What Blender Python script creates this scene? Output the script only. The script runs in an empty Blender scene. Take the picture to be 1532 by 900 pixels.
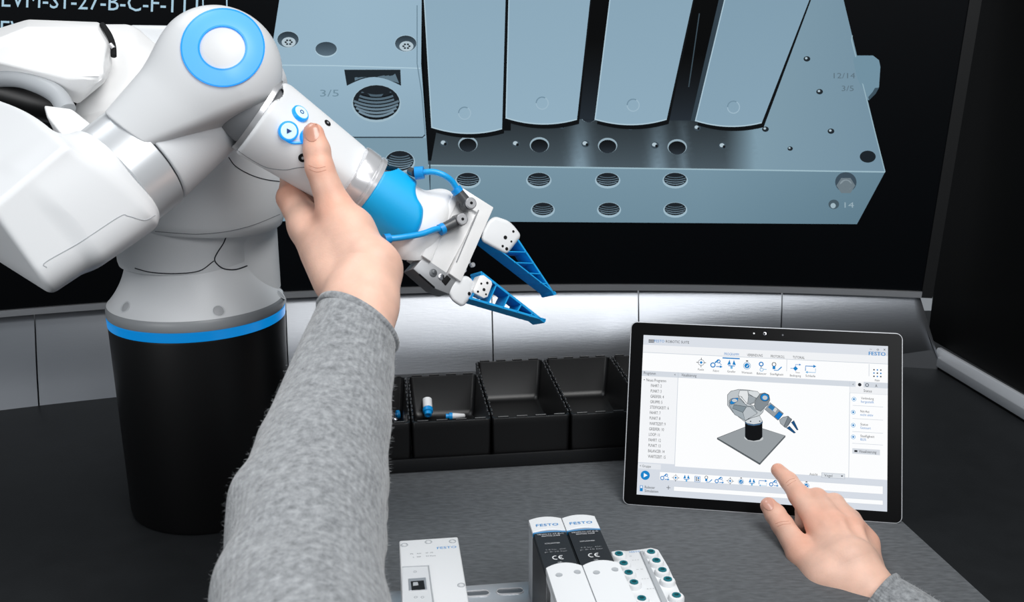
import bpy, bmesh, math, random
import numpy as np
from mathutils import Vector, Matrix
from mathutils.bvhtree import BVHTree
from mathutils.geometry import tessellate_polygon
random.seed(4)
C = bpy.context.scene.collection
# ------------------------------------------------------------------ camera
F = 1500.0
HC = 0.511
TH = math.atan(423 / 1500)
CT, ST = math.cos(TH), math.sin(TH)
cam_d = bpy.data.cameras.new('camera')
cam_d.sensor_width = 36
cam_d.lens = 36 * F / 1532
cam_d.clip_start = 0.02
cam_d.dof.use_dof = True
cam_d.dof.focus_distance = 1.06
cam_d.dof.aperture_fstop = 18
cam = bpy.data.objects.new('camera', cam_d)
cam.location = (0, 0, HC)
cam.rotation_euler = (math.pi / 2 - TH, 0, 0)
C.objects.link(cam)
bpy.context.scene.camera = cam
# ------------------------------------------------------------------ world, lights, exposure
sc = bpy.context.scene
sc.view_settings.view_transform = 'Standard'
sc.view_settings.look = 'None'
sc.view_settings.exposure = 0.0
sc.view_settings.gamma = 1.0
w = bpy.data.worlds.new('world')
sc.world = w
w.use_nodes = True
w.node_tree.nodes['Background'].inputs[0].default_value = (0.86, 0.93, 1.0, 1)
w.node_tree.nodes['Background'].inputs[1].default_value = 0.27


def area(name, loc, target, sx, sy, power, col=(1, 1, 1)):
    l = bpy.data.lights.new(name, 'AREA')
    l.shape = 'RECTANGLE'
    l.size, l.size_y = sx, sy
    l.energy = power
    l.color = col
    o = bpy.data.objects.new(name, l)
    o.location = loc
    o.rotation_euler = (Vector(target) - Vector(loc)).to_track_quat('-Z', 'Y').to_euler()
    C.objects.link(o)
    return o


area('softbox_key', (0.42, 0.30, 1.65), (-0.05, 1.0, 0.2), 0.9, 0.7, 20, (1, 0.99, 0.975))
area('softbox_left', (-0.75, 1.25, 1.6), (-0.2, 0.95, 0.25), 0.7, 0.5, 6, (0.95, 0.98, 1.0))
area('softbox_front', (0.66, -0.45, 1.25), (0.1, 1.0, 0.15), 0.6, 0.6, 9, (0.97, 0.985, 1.0))
area('added_fill_low', (-0.85, -0.05, 0.50), (-0.3, 1.0, 0.30), 0.5, 0.35, 3.2, (0.98, 0.99, 1.0))  # added fill with no real source, lifts the robot's neck and drum

# ------------------------------------------------------------------ view helpers: a point seen in a direction at a distance
RT = np.array([1.0, 0, 0])
UP = np.array([0, ST, CT])
TO = np.array([0, -CT, ST])          # towards the camera


def ray(x, y):
    u, v = (x - 766) / F, (y - 450) / F
    return np.array([u, CT - v * ST, -ST - v * CT])


def P(x, y, d):
    return np.array([0, 0, HC]) + ray(x, y) * d


def onz(x, y, z=0.0):
    r = ray(x, y)
    return P(x, y, (z - HC) / r[2])


def onplane(x, y, o, n):
    r = ray(x, y)
    return P(x, y, float(np.dot(np.array(o) - np.array([0, 0, HC]), n) / np.dot(r, n)))


def depth(p):
    return float(-np.dot(np.array(p) - np.array([0, 0, HC]), TO))


def nrm(v):
    v = np.array(v, float)
    return v / np.linalg.norm(v)


def lin(c):
    return tuple(((x / 255) / 12.92 if x / 255 <= 0.04045 else ((x / 255 + 0.055) / 1.055) ** 2.4) for x in c)


# ------------------------------------------------------------------ materials
MATS = {}


def mat(name, col, rough=0.5, metal=0.0, spec=0.5, emit=None, estr=1.0, bump=0.0, bscale=200.0, vary=0.0, vscale=8.0, coat=0.0, sss=0.0, stretch=None):
    if name in MATS:
        return MATS[name]
    m = bpy.data.materials.new(name)
    m.use_nodes = True
    nt = m.node_tree
    b = nt.nodes['Principled BSDF']
    b.inputs['Base Color'].default_value = (*lin(col), 1)
    b.inputs['Roughness'].default_value = rough
    b.inputs['Metallic'].default_value = metal
    b.inputs['Specular IOR Level'].default_value = spec
    b.inputs['Coat Weight'].default_value = coat
    if emit:
        b.inputs['Emission Color'].default_value = (*lin(emit), 1)
        b.inputs['Emission Strength'].default_value = estr
    tc = nt.nodes.new('ShaderNodeTexCoord')
    mp = nt.nodes.new('ShaderNodeMapping')
    nt.links.new(tc.outputs['Object'], mp.inputs[0])
    if stretch:
        mp.inputs['Scale'].default_value = stretch
    if vary > 0:
        n = nt.nodes.new('ShaderNodeTexNoise')
        n.inputs['Scale'].default_value = vscale
        n.inputs['Detail'].default_value = 5
        nt.links.new(mp.outputs[0], n.inputs['Vector'])
        r = nt.nodes.new('ShaderNodeValToRGB')
        c = lin(col)
        r.color_ramp.elements[0].position = 0.3
        r.color_ramp.elements[1].position = 0.7
        r.color_ramp.elements[0].color = (*[x * (1 - vary) for x in c], 1)
        r.color_ramp.elements[1].color = (*[min(1, x * (1 + vary)) for x in c], 1)
        nt.links.new(n.outputs['Fac'], r.inputs[0])
        nt.links.new(r.outputs[0], b.inputs['Base Color'])
    if bump > 0:
        n = nt.nodes.new('ShaderNodeTexNoise')
        n.inputs['Scale'].default_value = bscale
        n.inputs['Detail'].default_value = 3
        nt.links.new(mp.outputs[0], n.inputs['Vector'])
        bp = nt.nodes.new('ShaderNodeBump')
        bp.inputs['Strength'].default_value = bump
        bp.inputs['Distance'].default_value = 0.001
        nt.links.new(n.outputs['Fac'], bp.inputs['Height'])
        nt.links.new(bp.outputs[0], b.inputs['Normal'])
    if sss > 0:
        b.inputs['Subsurface Weight'].default_value = sss
        b.inputs['Subsurface Radius'].default_value = (1.0, 0.35, 0.2)
        b.inputs['Subsurface Scale'].default_value = 0.006
    MATS[name] = m
    return m


white = mat('white_plastic', (226, 228, 230), 0.42, spec=0.4, bump=0.05, bscale=900)
white2 = mat('white_plastic_bright', (238, 238, 238), 0.35)
greyring = mat('grey_flange', (150, 153, 156), 0.4)
shellgrey = mat('light_grey_plastic', (214, 217, 220), 0.5, bump=0.04, bscale=900)
black = mat('black_plastic', (9, 9, 10), 0.4, spec=0.3)
blackb = mat('black_base', (8, 8, 9), 0.42, spec=0.25)
seamm = mat('seam_dark', (60, 62, 66), 0.8, spec=0.1)
holem = mat('hole_dark', (14, 14, 16), 0.7, spec=0.2)
blue = mat('blue_plastic', (0, 174, 236), 0.45, bump=0.05, bscale=700)
bluef = mat('finger_blue', (8, 156, 222), 0.4)
silver = mat('satin_silver', (214, 214, 216), 0.3, metal=0.75)
chrome = mat('chrome', (200, 200, 205), 0.18, metal=1.0)
darkmetal = mat('dark_anodised_metal', (92, 95, 98), 0.4, metal=0.5)
binm = mat('bin_black', (11, 11, 12), 0.38, spec=0.45, bump=0.08, bscale=1200)


def colmat(name, strength=1.0, rough=0.4, spec=0.0):
    m = bpy.data.materials.new(name)
    m.use_nodes = True
    b = m.node_tree.nodes['Principled BSDF']
    b.inputs['Base Color'].default_value = (0.004, 0.004, 0.004, 1)
    b.inputs['Roughness'].default_value = rough
    b.inputs['Specular IOR Level'].default_value = spec
    a = m.node_tree.nodes.new('ShaderNodeAttribute')
    a.attribute_name = 'Col'
    m.node_tree.links.new(a.outputs['Color'], b.inputs['Emission Color'])
    b.inputs['Emission Strength'].default_value = strength
    return m


def printmat(name, rough=0.5):
    m = bpy.data.materials.new(name)
    m.use_nodes = True
    b = m.node_tree.nodes['Principled BSDF']
    b.inputs['Roughness'].default_value = rough
    a = m.node_tree.nodes.new('ShaderNodeAttribute')
    a.attribute_name = 'Col'
    m.node_tree.links.new(a.outputs['Color'], b.inputs['Base Color'])
    return m


lcd = colmat('lit_screen')
prt = printmat('printed_ink')

# ------------------------------------------------------------------ objects


def thing(name, label, cat, loc=(0, 0, 0), rotz=0.0, group=None):
    o = bpy.data.objects.new(name, None)
    o.empty_display_size = 0.02
    C.objects.link(o)
    o.location = loc
    o.rotation_euler = (0, 0, rotz)
    o['label'] = label
    o['category'] = cat
    if group:
        o['group'] = group
    return o


def obj(name, me, m, parent=None, local=False, label=None, smooth=35, kind=None):
    """link a mesh as one object; meshes are in world space unless local"""
    if isinstance(me, bmesh.types.BMesh):
        bm = me
        me = bpy.data.meshes.new(name)
        bmesh.ops.recalc_face_normals(bm, faces=bm.faces)
        bm.to_mesh(me)
        bm.free()
        if smooth:
            me.polygons.foreach_set('use_smooth', [True] * len(me.polygons))
            me.set_sharp_from_angle(angle=math.radians(smooth))
    me.name = name
    o = bpy.data.objects.new(name, me)
    if m:
        for mm in (m if isinstance(m, (list, tuple)) else [m]):
            me.materials.append(mm)
    C.objects.link(o)
    if parent:
        o.parent = parent
        if not local and parent.type == 'EMPTY':
            M = Matrix.Translation(parent.location) @ parent.rotation_euler.to_matrix().to_4x4()
            o.matrix_parent_inverse = M.inverted()
    if label:
        o['label'] = label
    if kind:
        o['kind'] = kind
    return o


def box(lo, hi, bev=0.0, seg=2, bm=None, M=None):
    t = bmesh.new()
    bmesh.ops.create_cube(t, size=1)
    lo, hi = Vector(lo), Vector(hi)
    for v in t.verts:
        v.co = Vector([(lo[i] + hi[i]) / 2 + v.co[i] * (hi[i] - lo[i]) for i in range(3)])
    if bev > 0:
        bmesh.ops.bevel(t, geom=list(t.edges), offset=bev, segments=seg, profile=0.5, affect='EDGES')
    return merge(bm, t, M)


def merge(bm, t, M=None):
    if M is not None:
        bmesh.ops.transform(t, matrix=M, verts=t.verts)
    if bm is None:
        return t
    me = bpy.data.meshes.new('tmp')
    t.to_mesh(me)
    t.free()
    bm.from_mesh(me)
    bpy.data.meshes.remove(me)
    return bm


def prism(pts, vec, bev=0.0, seg=2, bm=None):
    """polygon pts (3D) swept by vec"""
    t = bmesh.new()
    vec = Vector(vec)
    a = [t.verts.new(Vector(p)) for p in pts]
    b = [t.verts.new(Vector(p) + vec) for p in pts]
    t.faces.new(a)
    t.faces.new(b[::-1])
    n = len(a)
    for i in range(n):
        t.faces.new((a[i], b[i], b[(i + 1) % n], a[(i + 1) % n]))
    bmesh.ops.recalc_face_normals(t, faces=t.faces)
    if bev > 0:
        bmesh.ops.bevel(t, geom=list(t.edges), offset=bev, segments=seg, profile=0.5, affect='EDGES')
    return merge(bm, t)


def hull(pts, bev=0.0, seg=4, bm=None):
    t = bmesh.new()
    for p in pts:
        t.verts.new(Vector(p))
    r = bmesh.ops.convex_hull(t, input=t.verts)
    junk = [v for v in t.verts if not v.link_faces]
    for v in junk:
        t.verts.remove(v)
    bmesh.ops.dissolve_limit(t, angle_limit=math.radians(4), verts=t.verts, edges=t.edges)
    bmesh.ops.recalc_face_normals(t, faces=t.faces)
    if bev > 0:
        bmesh.ops.bevel(t, geom=list(t.edges), offset=bev, segments=seg, profile=0.5, affect='EDGES', clamp_overlap=True)
    return merge(bm, t)


def basis(n, hint=(0, 0, 1)):
    n = nrm(n)
    h = np.array(hint, float)
    if abs(np.dot(n, h)) > 0.95:
        h = np.array([1.0, 0, 0])
    u = nrm(np.cross(h, n))
    return u, np.cross(n, u), n


def loft(rings, close=True, caps=True, bm=None):
    t = bmesh.new() if bm is None else bm
    vs = [[t.verts.new(Vector(p)) for p in r] for r in rings]
    n = len(vs[0])
    for a, b in zip(vs[:-1], vs[1:]):
        for i in range(n if close else n - 1):
            t.faces.new((a[i], a[(i + 1) % n], b[(i + 1) % n], b[i]))
    if caps:
        t.faces.new(vs[0][::-1])
        t.faces.new(vs[-1])
    return t


def lathe(prof, c, n, seg=48, bm=None, caps=True, arc=None):
    """prof: (radius, height along n)"""
    u, v, n = basis(n)
    c = np.array(c, float)
    rings = []
    for r, h in prof:
        r = max(r, 1e-5)
        rings.append([c + n * h + (u * math.cos(a) + v * math.sin(a)) * r for a in [2 * math.pi * i / seg for i in range(seg)]])
    return loft(rings, caps=caps, bm=bm)


def tube(path, rad, seg=12, bm=None, caps=True):
    path = [np.array(p, float) for p in path]
    if not hasattr(rad, '__len__'):
        rad = [rad] * len(path)
    u = None
    rings = []
    for i, p in enumerate(path):
        t = nrm(path[min(i + 1, len(path) - 1)] - path[max(i - 1, 0)])
        if u is None:
            u = basis(t)[0]
        u = nrm(u - t * np.dot(u, t))
        v = np.cross(t, u)
        rings.append([p + (u * math.cos(a) + v * math.sin(a)) * rad[i] for a in [2 * math.pi * k / seg for k in range(seg)]])
    return loft(rings, caps=caps, bm=bm)


def spline(pts, k=8):
    pts = [np.array(p, float) for p in pts]
    q = [2 * pts[0] - pts[1]] + pts + [2 * pts[-1] - pts[-2]]
    out = []
    for i in range(1, len(q) - 2):
        for j in range(k):
            t = j / k
            out.append(0.5 * ((2 * q[i]) + (q[i + 1] - q[i - 1]) * t + (2 * q[i - 1] - 5 * q[i] + 4 * q[i + 1] - q[i + 2]) * t * t + (3 * q[i] - q[i - 1] - 3 * q[i + 1] + q[i + 2]) * t ** 3))
    out.append(pts[-1])
    return out


# ------------------------------------------------------------------ signed distance shapes (smoothly blended solids) and their mesher


def rc(p, a, b, ra, rb):
    a, b = np.asarray(a, np.float32), np.asarray(b, np.float32)
    ba = b - a
    t = np.clip(((p - a) @ ba) / float(ba @ ba), 0, 1)
    return np.linalg.norm(p - a - t[:, None] * ba, axis=1) - (ra + (rb - ra) * t)


def rcf(p, a, b, ra, rb, n, fl):
    """tapered capsule flattened by fl along n"""
    a, b, n = np.asarray(a, np.float32), np.asarray(b, np.float32), np.asarray(nrm(n), np.float32)
    ba = b - a
    t = np.clip(((p - a) @ ba) / float(ba @ ba), 0, 1)
    q = p - a - t[:, None] * ba
    k = q @ n
    q = q + (k * (1 / fl - 1))[:, None] * n
    return (np.linalg.norm(q, axis=1) - (ra + (rb - ra) * t)) * fl ** 0.5


def cyl(p, a, b, ra, rb, rnd=0.004):
    """flat-ended tapered cylinder with rounded rims"""
    a, b = np.asarray(a, np.float32), np.asarray(b, np.float32)
    L = float(np.linalg.norm(b - a))
    n = (b - a) / L
    h = (p - a) @ n
    r = np.linalg.norm(p - a - h[:, None] * n, axis=1)
    R = ra + (rb - ra) * np.clip(h / L, 0, 1)
    dx = r - R + rnd
    dy = np.abs(h - L / 2) - L / 2 + rnd
    return np.minimum(np.maximum(dx, dy), 0) + np.sqrt(np.maximum(dx, 0) ** 2 + np.maximum(dy, 0) ** 2) - rnd


def half(p, c, n):
    return (p - np.asarray(c, np.float32)) @ np.asarray(nrm(n), np.float32)


def smin(a, b, k):
    h = np.clip(0.5 + 0.5 * (b - a) / k, 0, 1)
    return b + (a - b) * h - k * h * (1 - h)


def smax(a, b, k):
    return -smin(-a, -b, k)


def sdf_mesh(f, lo, hi, h, name='sdf'):
    lo, hi = np.array(lo, np.float32), np.array(hi, np.float32)
    n = np.ceil((hi - lo) / h).astype(int) + 1
    ax = [lo[i] + np.arange(n[i], dtype=np.float32) * h for i in range(3)]
    V = np.empty(n, np.float32)
    Y, Z = np.meshgrid(ax[1], ax[2], indexing='ij')
    yz = np.stack([Y.ravel(), Z.ravel()], 1)
    st = max(1, 400000 // len(yz))
    for i in range(0, n[0], st):
        xs = ax[0][i:i + st]
        p = np.concatenate([np.repeat(xs, len(yz))[:, None], np.tile(yz, (len(xs), 1))], 1)
        V[i:i + st] = f(p).reshape(len(xs), n[1], n[2])
    I = V < 0
    cnt = sum(I[a:n[0] - 1 + a, b:n[1] - 1 + b, c:n[2] - 1 + c].astype(np.int8) for a in (0, 1) for b in (0, 1) for c in (0, 1))
    cells = np.argwhere((cnt > 0) & (cnt < 8))
    idx = -np.ones(n - 1, np.int64)
    idx[tuple(cells.T)] = np.arange(len(cells))
    acc = np.zeros((len(cells), 3), np.float32)
    num = np.zeros(len(cells), np.float32)
    for axis in range(3):
        o1, o2 = [i for i in range(3) if i != axis]
        for s in (0, 1):
            for t in (0, 1):
                c0 = cells.copy()
                c0[:, o1] += s
                c0[:, o2] += t
                c1 = c0.copy()
                c1[:, axis] += 1
                v0, v1 = V[tuple(c0.T)], V[tuple(c1.T)]
                x = (v0 < 0) != (v1 < 0)
                tt = v0[x] / (v0[x] - v1[x])
                q = c0[x].astype(np.float32)
                q[:, axis] += tt
                acc[x] += q
                num[x] += 1
    pts = lo + acc / num[:, None] * h

    def grad(p):
        e = h * 0.3
        g = np.empty_like(p)
        for i in range(3):
            d = np.zeros(3, np.float32)
            d[i] = e
            g[:, i] = (f(p + d) - f(p - d)) / (2 * e)
        return g
    for _ in range(2):
        g = grad(pts)
        v = f(pts)
        g2 = np.maximum((g * g).sum(1), 0.1)
        pts = pts - np.clip(v / g2, -h, h)[:, None] * g * 0.9
    faces = []
    for axis in range(3):
        o1, o2 = [(1, 2), (2, 0), (0, 1)][axis]
        sl0 = [slice(None)] * 3
        sl1 = [slice(None)] * 3
        sl0[axis] = slice(0, -1)
        sl1[axis] = slice(1, None)
        A, B = I[tuple(sl0)], I[tuple(sl1)]
        e = np.argwhere(A != B)
        ok = (e[:, o1] > 0) & (e[:, o2] > 0) & (e[:, o1] < n[o1] - 1) & (e[:, o2] < n[o2] - 1)
        e = e[ok]
        flip = ~A[tuple(e.T)]

        def cell(d1, d2):
            c = e.copy()
            c[:, o1] += d1
            c[:, o2] += d2
            return idx[tuple(c.T)]
        q = np.stack([cell(-1, -1), cell(0, -1), cell(0, 0), cell(-1, 0)], 1)
        q[flip] = q[flip][:, ::-1]
        faces.append(q)
    faces = np.concatenate(faces)
    me = bpy.data.meshes.new(name)
    me.from_pydata(pts.tolist(), [], faces.tolist())
    me.polygons.foreach_set('use_smooth', np.ones(len(faces), bool))
    me.update()
    nr = grad(pts)
    nr /= np.maximum(np.linalg.norm(nr, axis=1, keepdims=True), 1e-9)
    me.normals_split_custom_set_from_vertices(nr.tolist())
    return me


def bvh(me):
    return BVHTree.FromPolygons([v.co[:] for v in me.vertices], [p.vertices[:] for p in me.polygons])


def hit(t, x, y, off=0.0):
    """where the line of sight through a picture point meets a surface"""
    r = Vector(ray(x, y)).normalized()
    loc, n, i, d = t.ray_cast(Vector((0, 0, HC)), r)
    if loc is None:
        return None
    if n.dot(r) > 0:
        n = -n
    return np.array(loc + n * off), np.array(n)


def path_on(t, pts, off=0.0, k=6):
    out = []
    for q in spline([(p[0], p[1], 0) for p in pts], k):
        h_ = hit(t, q[0], q[1], off)
        if h_ is not None and (not out or np.linalg.norm(h_[0] - out[-1]) < 0.03):
            out.append(h_[0])
    return out


def seam(t, pts, rad=0.0005, parent=None, m=None, k=6, name='seam'):
    q = path_on(t, pts, 0.0, k)
    if len(q) > 1:
        return obj(name, tube(q, rad, 6), m or seamm, parent)


def patch(t, cx, cy, rx, ry, off, inner=0.0, rot=0.0, seg=40, rings=4, thick=0.0008, ell=None):
    """a disc or band that follows a surface, with a rim"""
    cr, sr = math.cos(rot), math.sin(rot)
    bm = bmesh.new()
    R = []
    for k in range(rings + 1):
        f_ = inner + (1 - inner) * k / rings
        if f_ == 0:
            f_ = 0.02
        row = []
        for i in range(seg):
            a = 2 * math.pi * i / seg
            ex, ey = math.cos(a) * rx * f_, math.sin(a) * ry * f_
            g = hit(t, cx + ex * cr - ey * sr, cy + ex * sr + ey * cr, off)
            row.append(g)
        R.append(row)
    last = next(g for row in R for g in row if g is not None)
    rows = []
    for row in R:
        o = []
        for g in row:
            if g is None:
                g = last
            last = g
            o.append(g)
        rows.append(o)
    rings_ = [[g[0] - g[1] * (thick + off) for g in rows[0]]] if inner > 0 else []
    rings_ += [[g[0] for g in row] for row in rows]
    rings_ += [[g[0] - g[1] * (thick + off) for g in rows[-1]]]
    loft(rings_, caps=False, bm=bm)
    if inner == 0:
        bm.faces.ensure_lookup_table()
        vs = [v for v in bm.verts][:seg]
        bm.faces.new(vs)
    return bm


# ------------------------------------------------------------------ flat drawings (screens and print)
_tc = {}


def textmesh(s):
    if s not in _tc:
        cu = bpy.data.curves.new('t', 'FONT')
        cu.body = s
        cu.resolution_u = 2
        o = bpy.data.objects.new('t', cu)
        C.objects.link(o)
        dg = bpy.context.evaluated_depsgraph_get()
        me = o.evaluated_get(dg).to_mesh()
        vs = [(v.co.x, v.co.y) for v in me.vertices]
        fs = [tuple(p.vertices) for p in me.polygons]
        o.evaluated_get(dg).to_mesh_clear()
        bpy.data.objects.remove(o)
        bpy.data.curves.remove(cu)
        _tc[s] = (vs, fs)
    return _tc[s]


class Draw:
    """shapes in a flat coordinate frame with one colour (or a colour function) and a layer"""

    def __init__(self):
        self.v, self.f, self.c, self.lay = [], [], [], []
        self.n = 0

    def _add(self, vs, fs, col):
        b = len(self.v)
        self.n += 1
        for p in vs:
            self.v.append((p[0], p[1]))
            c = col(p[0], p[1]) if callable(col) else col
            self.c.append(lin(c))
            self.lay.append(self.n)
        for q in fs:
            self.f.append([b + i for i in q])

    def poly(self, pts, col, sub=0):
        tris = tessellate_polygon([[Vector((p[0], p[1], 0)) for p in pts]])
        vs = [tuple(p) for p in pts]
        fs = [tuple(t) for t in tris]
        if sub:
            vs, fs = subdiv2(vs, fs, sub)
        self._add(vs, fs, col)

    def ell(self, cx, cy, rx, ry, col, seg=24, a0=0, a1=360):
        pts = [(cx + rx * math.cos(math.radians(a0 + (a1 - a0) * i / seg)), cy + ry * math.sin(math.radians(a0 + (a1 - a0) * i / seg))) for i in range(seg + (0 if a1 - a0 == 360 else 1))]
        vs = [(cx, cy)] + pts
        n = len(pts)
        fs = [(0, i, i + 1) for i in range(1, n)]
        if a1 - a0 == 360:
            fs.append((0, n, 1))
        self._add(vs, fs, col)

    def ring(self, cx, cy, rx, ry, w, col, seg=24, a0=0, a1=360):
        pts = [(cx + (rx) * math.cos(math.radians(a0 + (a1 - a0) * i / seg)), cy + (ry) * math.sin(math.radians(a0 + (a1 - a0) * i / seg))) for i in range(seg + 1)]
        self.line(pts, w, col)

    def line(self, pts, w, col, sub=0):
        vs, fs = [], []
        for i, p in enumerate(pts):
            a, b = pts[max(0, i - 1)], pts[min(len(pts) - 1, i + 1)]
            dx, dy = b[0] - a[0], b[1] - a[1]
            L = math.hypot(dx, dy) or 1
            nx, ny = -dy / L * w / 2, dx / L * w / 2
            vs += [(p[0] + nx, p[1] + ny), (p[0] - nx, p[1] - ny)]
        for i in range(len(pts) - 1):
            fs.append((2 * i, 2 * i + 1, 2 * i + 3, 2 * i + 2))
        if sub:
            fs = [t for q in fs for t in ((q[0], q[1], q[2]), (q[0], q[2], q[3]))]
            vs, fs = subdiv2(vs, fs, sub)
        self._add(vs, fs, col)

    def text(self, s, x, y, h, col, width=None, dx=1.0, dy=0.0, ux=None, uy=None, weight=0.0):
        """baseline start (x,y); y grows downward; h cap height; (dx,dy) baseline direction; (ux,uy) up direction"""
        vs, fs = textmesh(s)
        xs = [p[0] for p in vs] or [0]
        x0, wd = min(xs), (max(xs) - min(xs)) or 1
        sy = h / 0.69
        sx = sy if width is None else width / wd
        L = math.hypot(dx, dy)
        dx, dy = dx / L, dy / L
        if ux is None:
            ux, uy = dy, -dx
        out = [(x + (p[0] - x0) * sx * dx + p[1] * sy * ux, y + (p[0] - x0) * sx * dy + p[1] * sy * uy) for p in vs]
        self._add(out, fs, col)
        for k in range(int(weight > 0)):
            self._add([(p[0] + weight * dx, p[1] + weight * dy) for p in out], fs, col)

    def build(self, name, mapper, m, parent=None, label=None, local=False):
        me = bpy.data.meshes.new(name)
        me.from_pydata([tuple(mapper(p[0], p[1], l)) for p, l in zip(self.v, self.lay)], [], self.f)
        a = me.color_attributes.new('Col', 'FLOAT_COLOR', 'POINT')
        a.data.foreach_set('color', np.array([(*c, 1) for c in self.c], np.float32).ravel())
        me.update()
        return obj(name, me, m, parent, label=label, local=local)


def subdiv2(vs, fs, mx):
    vs = list(vs)
    for _ in range(8):
        cache = {}
        out = []
        ch = False

        def mid(i, j):
            k = (min(i, j), max(i, j))
            if k not in cache:
                a, b = vs[i], vs[j]
                if math.hypot(a[0] - b[0], a[1] - b[1]) > mx:
                    vs.append(((a[0] + b[0]) / 2, (a[1] + b[1]) / 2))
                    cache[k] = len(vs) - 1
                else:
                    cache[k] = None
            return cache[k]
        for a, b, c in fs:
            m0, m1, m2 = mid(a, b), mid(b, c), mid(c, a)
            if m0 is None and m1 is None and m2 is None:
                out.append((a, b, c))
                continue
            ch = True
            poly = [a] + ([m0] if m0 is not None else []) + [b] + ([m1] if m1 is not None else []) + [c] + ([m2] if m2 is not None else [])
            if len(poly) == 6:
                out += [(a, m0, m2), (m0, b, m1), (m2, m1, c), (m0, m1, m2)]
            elif len(poly) == 4:
                k = [i for i, q in enumerate(poly) if q in (m0, m1, m2) and q is not None][0]
                r = poly[k:] + poly[:k]
                out += [(r[0], r[1], r[2]), (r[0], r[2], r[3])]
            else:
                r = poly
                if m0 is None:
                    out += [(m2, m1, c), (a, b, m1), (a, m1, m2)]
                elif m1 is None:
                    out += [(a, m0, m2), (m0, b, c), (m0, c, m2)]
                else:
                    out += [(m0, b, m1), (a, m0, m1), (a, m1, c)]
        fs = out
        if not ch:
            break
    return vs, fs

# ================================================================== SETTING AND BENCH
tabm = mat('bench_top', (27, 29, 31), 0.55, spec=0.2, bump=0.12, bscale=500, vary=0.12, vscale=30)
matm = mat('linoleum_mat', (90, 93, 96), 0.6, spec=0.3, bump=0.35, bscale=160, vary=0.22, vscale=90, stretch=(1, 3.5, 1))
floor = obj('floor', box((-3, -2.5, -0.80), (3, 4, -0.75)), mat('floor_grey', (60, 62, 64), 0.6, vary=0.1))
floor['kind'] = 'structure'

bench = thing('workbench', 'dark charcoal workbench top that carries the robot, the bins and the tablet', 'workbench', (0, 0.9, -0.75))
obj('tabletop', box((-1.5, 0.25, -0.03), (1.6, 1.75, 0), 0.002), tabm, bench)
for sx in (-1.4, 1.5):
    for sy in (0.33, 1.67):
        obj('leg', box((sx - 0.03, sy - 0.03, -0.75), (sx + 0.03, sy + 0.03, -0.03), 0.002), black, bench)

# grey work mat: right side runs past the tablet
q = [onz(1360, 790), onz(1480, 900)]
dr = nrm(q[1] - q[0])
mr = [q[0] - dr * 0.22, q[1] + dr * 0.22]
zz = np.array([0, 0, 0.0002])
m1 = [onz(470, 715), onz(470, 960)]
bk = onz(700, 690)
pts = [mr[0] + zz, mr[1] + zz, m1[1] + zz, m1[0] + zz]
wm = obj('work_mat', prism(pts, (0, 0, 0.0008), 0.0002, 1), matm)
wm['label'] = 'grey finely ribbed work mat under the valve module and tablet'
wm['category'] = 'mat'

# ------------------------------------------------------------------ curved display on the back of the bench
RC, CX, CY = 2.6, 0.14, -1.13          # centre and radius of the arc in plan
SB = 0.124                             # screen bottom height


def cylhit(x, y, r=RC):
    d = ray(x, y)
    o = np.array([0 - CX, 0 - CY])
    a = d[0] ** 2 + d[1] ** 2
    b = o[0] * d[0] + o[1] * d[1]
    c = o @ o - r * r
    t = (-b + math.sqrt(b * b - a * c)) / a
    return P(x, y, t)


def arcpt(th, r, z):
    return (CX + r * math.sin(th), CY + r * math.cos(th), z)


def thof(p):
    return math.atan2(p[0] - CX, p[1] - CY)


def arcband(th0, th1, prof, n=60, shift=None):
    """prof: closed list of (radius, z) swept along the arc; th1 may depend on z through a function"""
    rings = []
    for i in range(n + 1):
        rr = []
        for r, z in prof:
            a1 = th1(z) if callable(th1) else th1
            th = th0 + (a1 - th0) * i / n
            rr.append(arcpt(th, r - (shift(th) * max(0, 1 - z / SB) ** 1.5 if shift and r < RC + 0.011 else 0), z))
        rings.append(rr)
    return loft(rings)


e0, e1 = cylhit(1380, 430), cylhit(1450, 0)
ta, tb, za, zb = thof(e0), thof(e1), e0[2], e1[2]
edge = lambda z: ta + (tb - ta) * (z - za) / (zb - za)
TL = -0.48
disp = thing('curved_display', 'large curved black display showing an enlarged pale blue valve block', 'display', arcpt(0, RC, 0))
scrm = mat('display_glass_black', (2, 4, 7), 0.5, spec=0.08)
ZT = 0.85
obj('screen_panel', arcband(TL, edge, [(RC, SB), (RC, ZT), (RC + 0.02, ZT), (RC + 0.02, SB)]), scrm, disp)
alum = mat('brushed_aluminium', (196, 198, 202), 0.36, metal=0.85, bump=0.1, bscale=60, stretch=(1, 1, 12))
obj('bottom_lip', arcband(TL, lambda z: edge(z) + 0.0, [(RC + 0.02, SB - 0.001), (RC - 0.004, SB - 0.001), (RC - 0.004, SB - 0.010), (RC + 0.02, SB - 0.010)]), alum, disp, label='light grey strip under the screen')
obj('side_frame', loft([[arcpt(edge(z), RC - 0.003, z), arcpt(edge(z) + 0.006, RC - 0.003, z), arcpt(edge(z) + 0.006, RC + 0.02, z), arcpt(edge(z), RC + 0.02, z)] for z in (SB - 0.01, 0.5, ZT)]), mat('frame_graphite', (24, 25, 26), 0.5, spec=0.2), disp)

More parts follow.
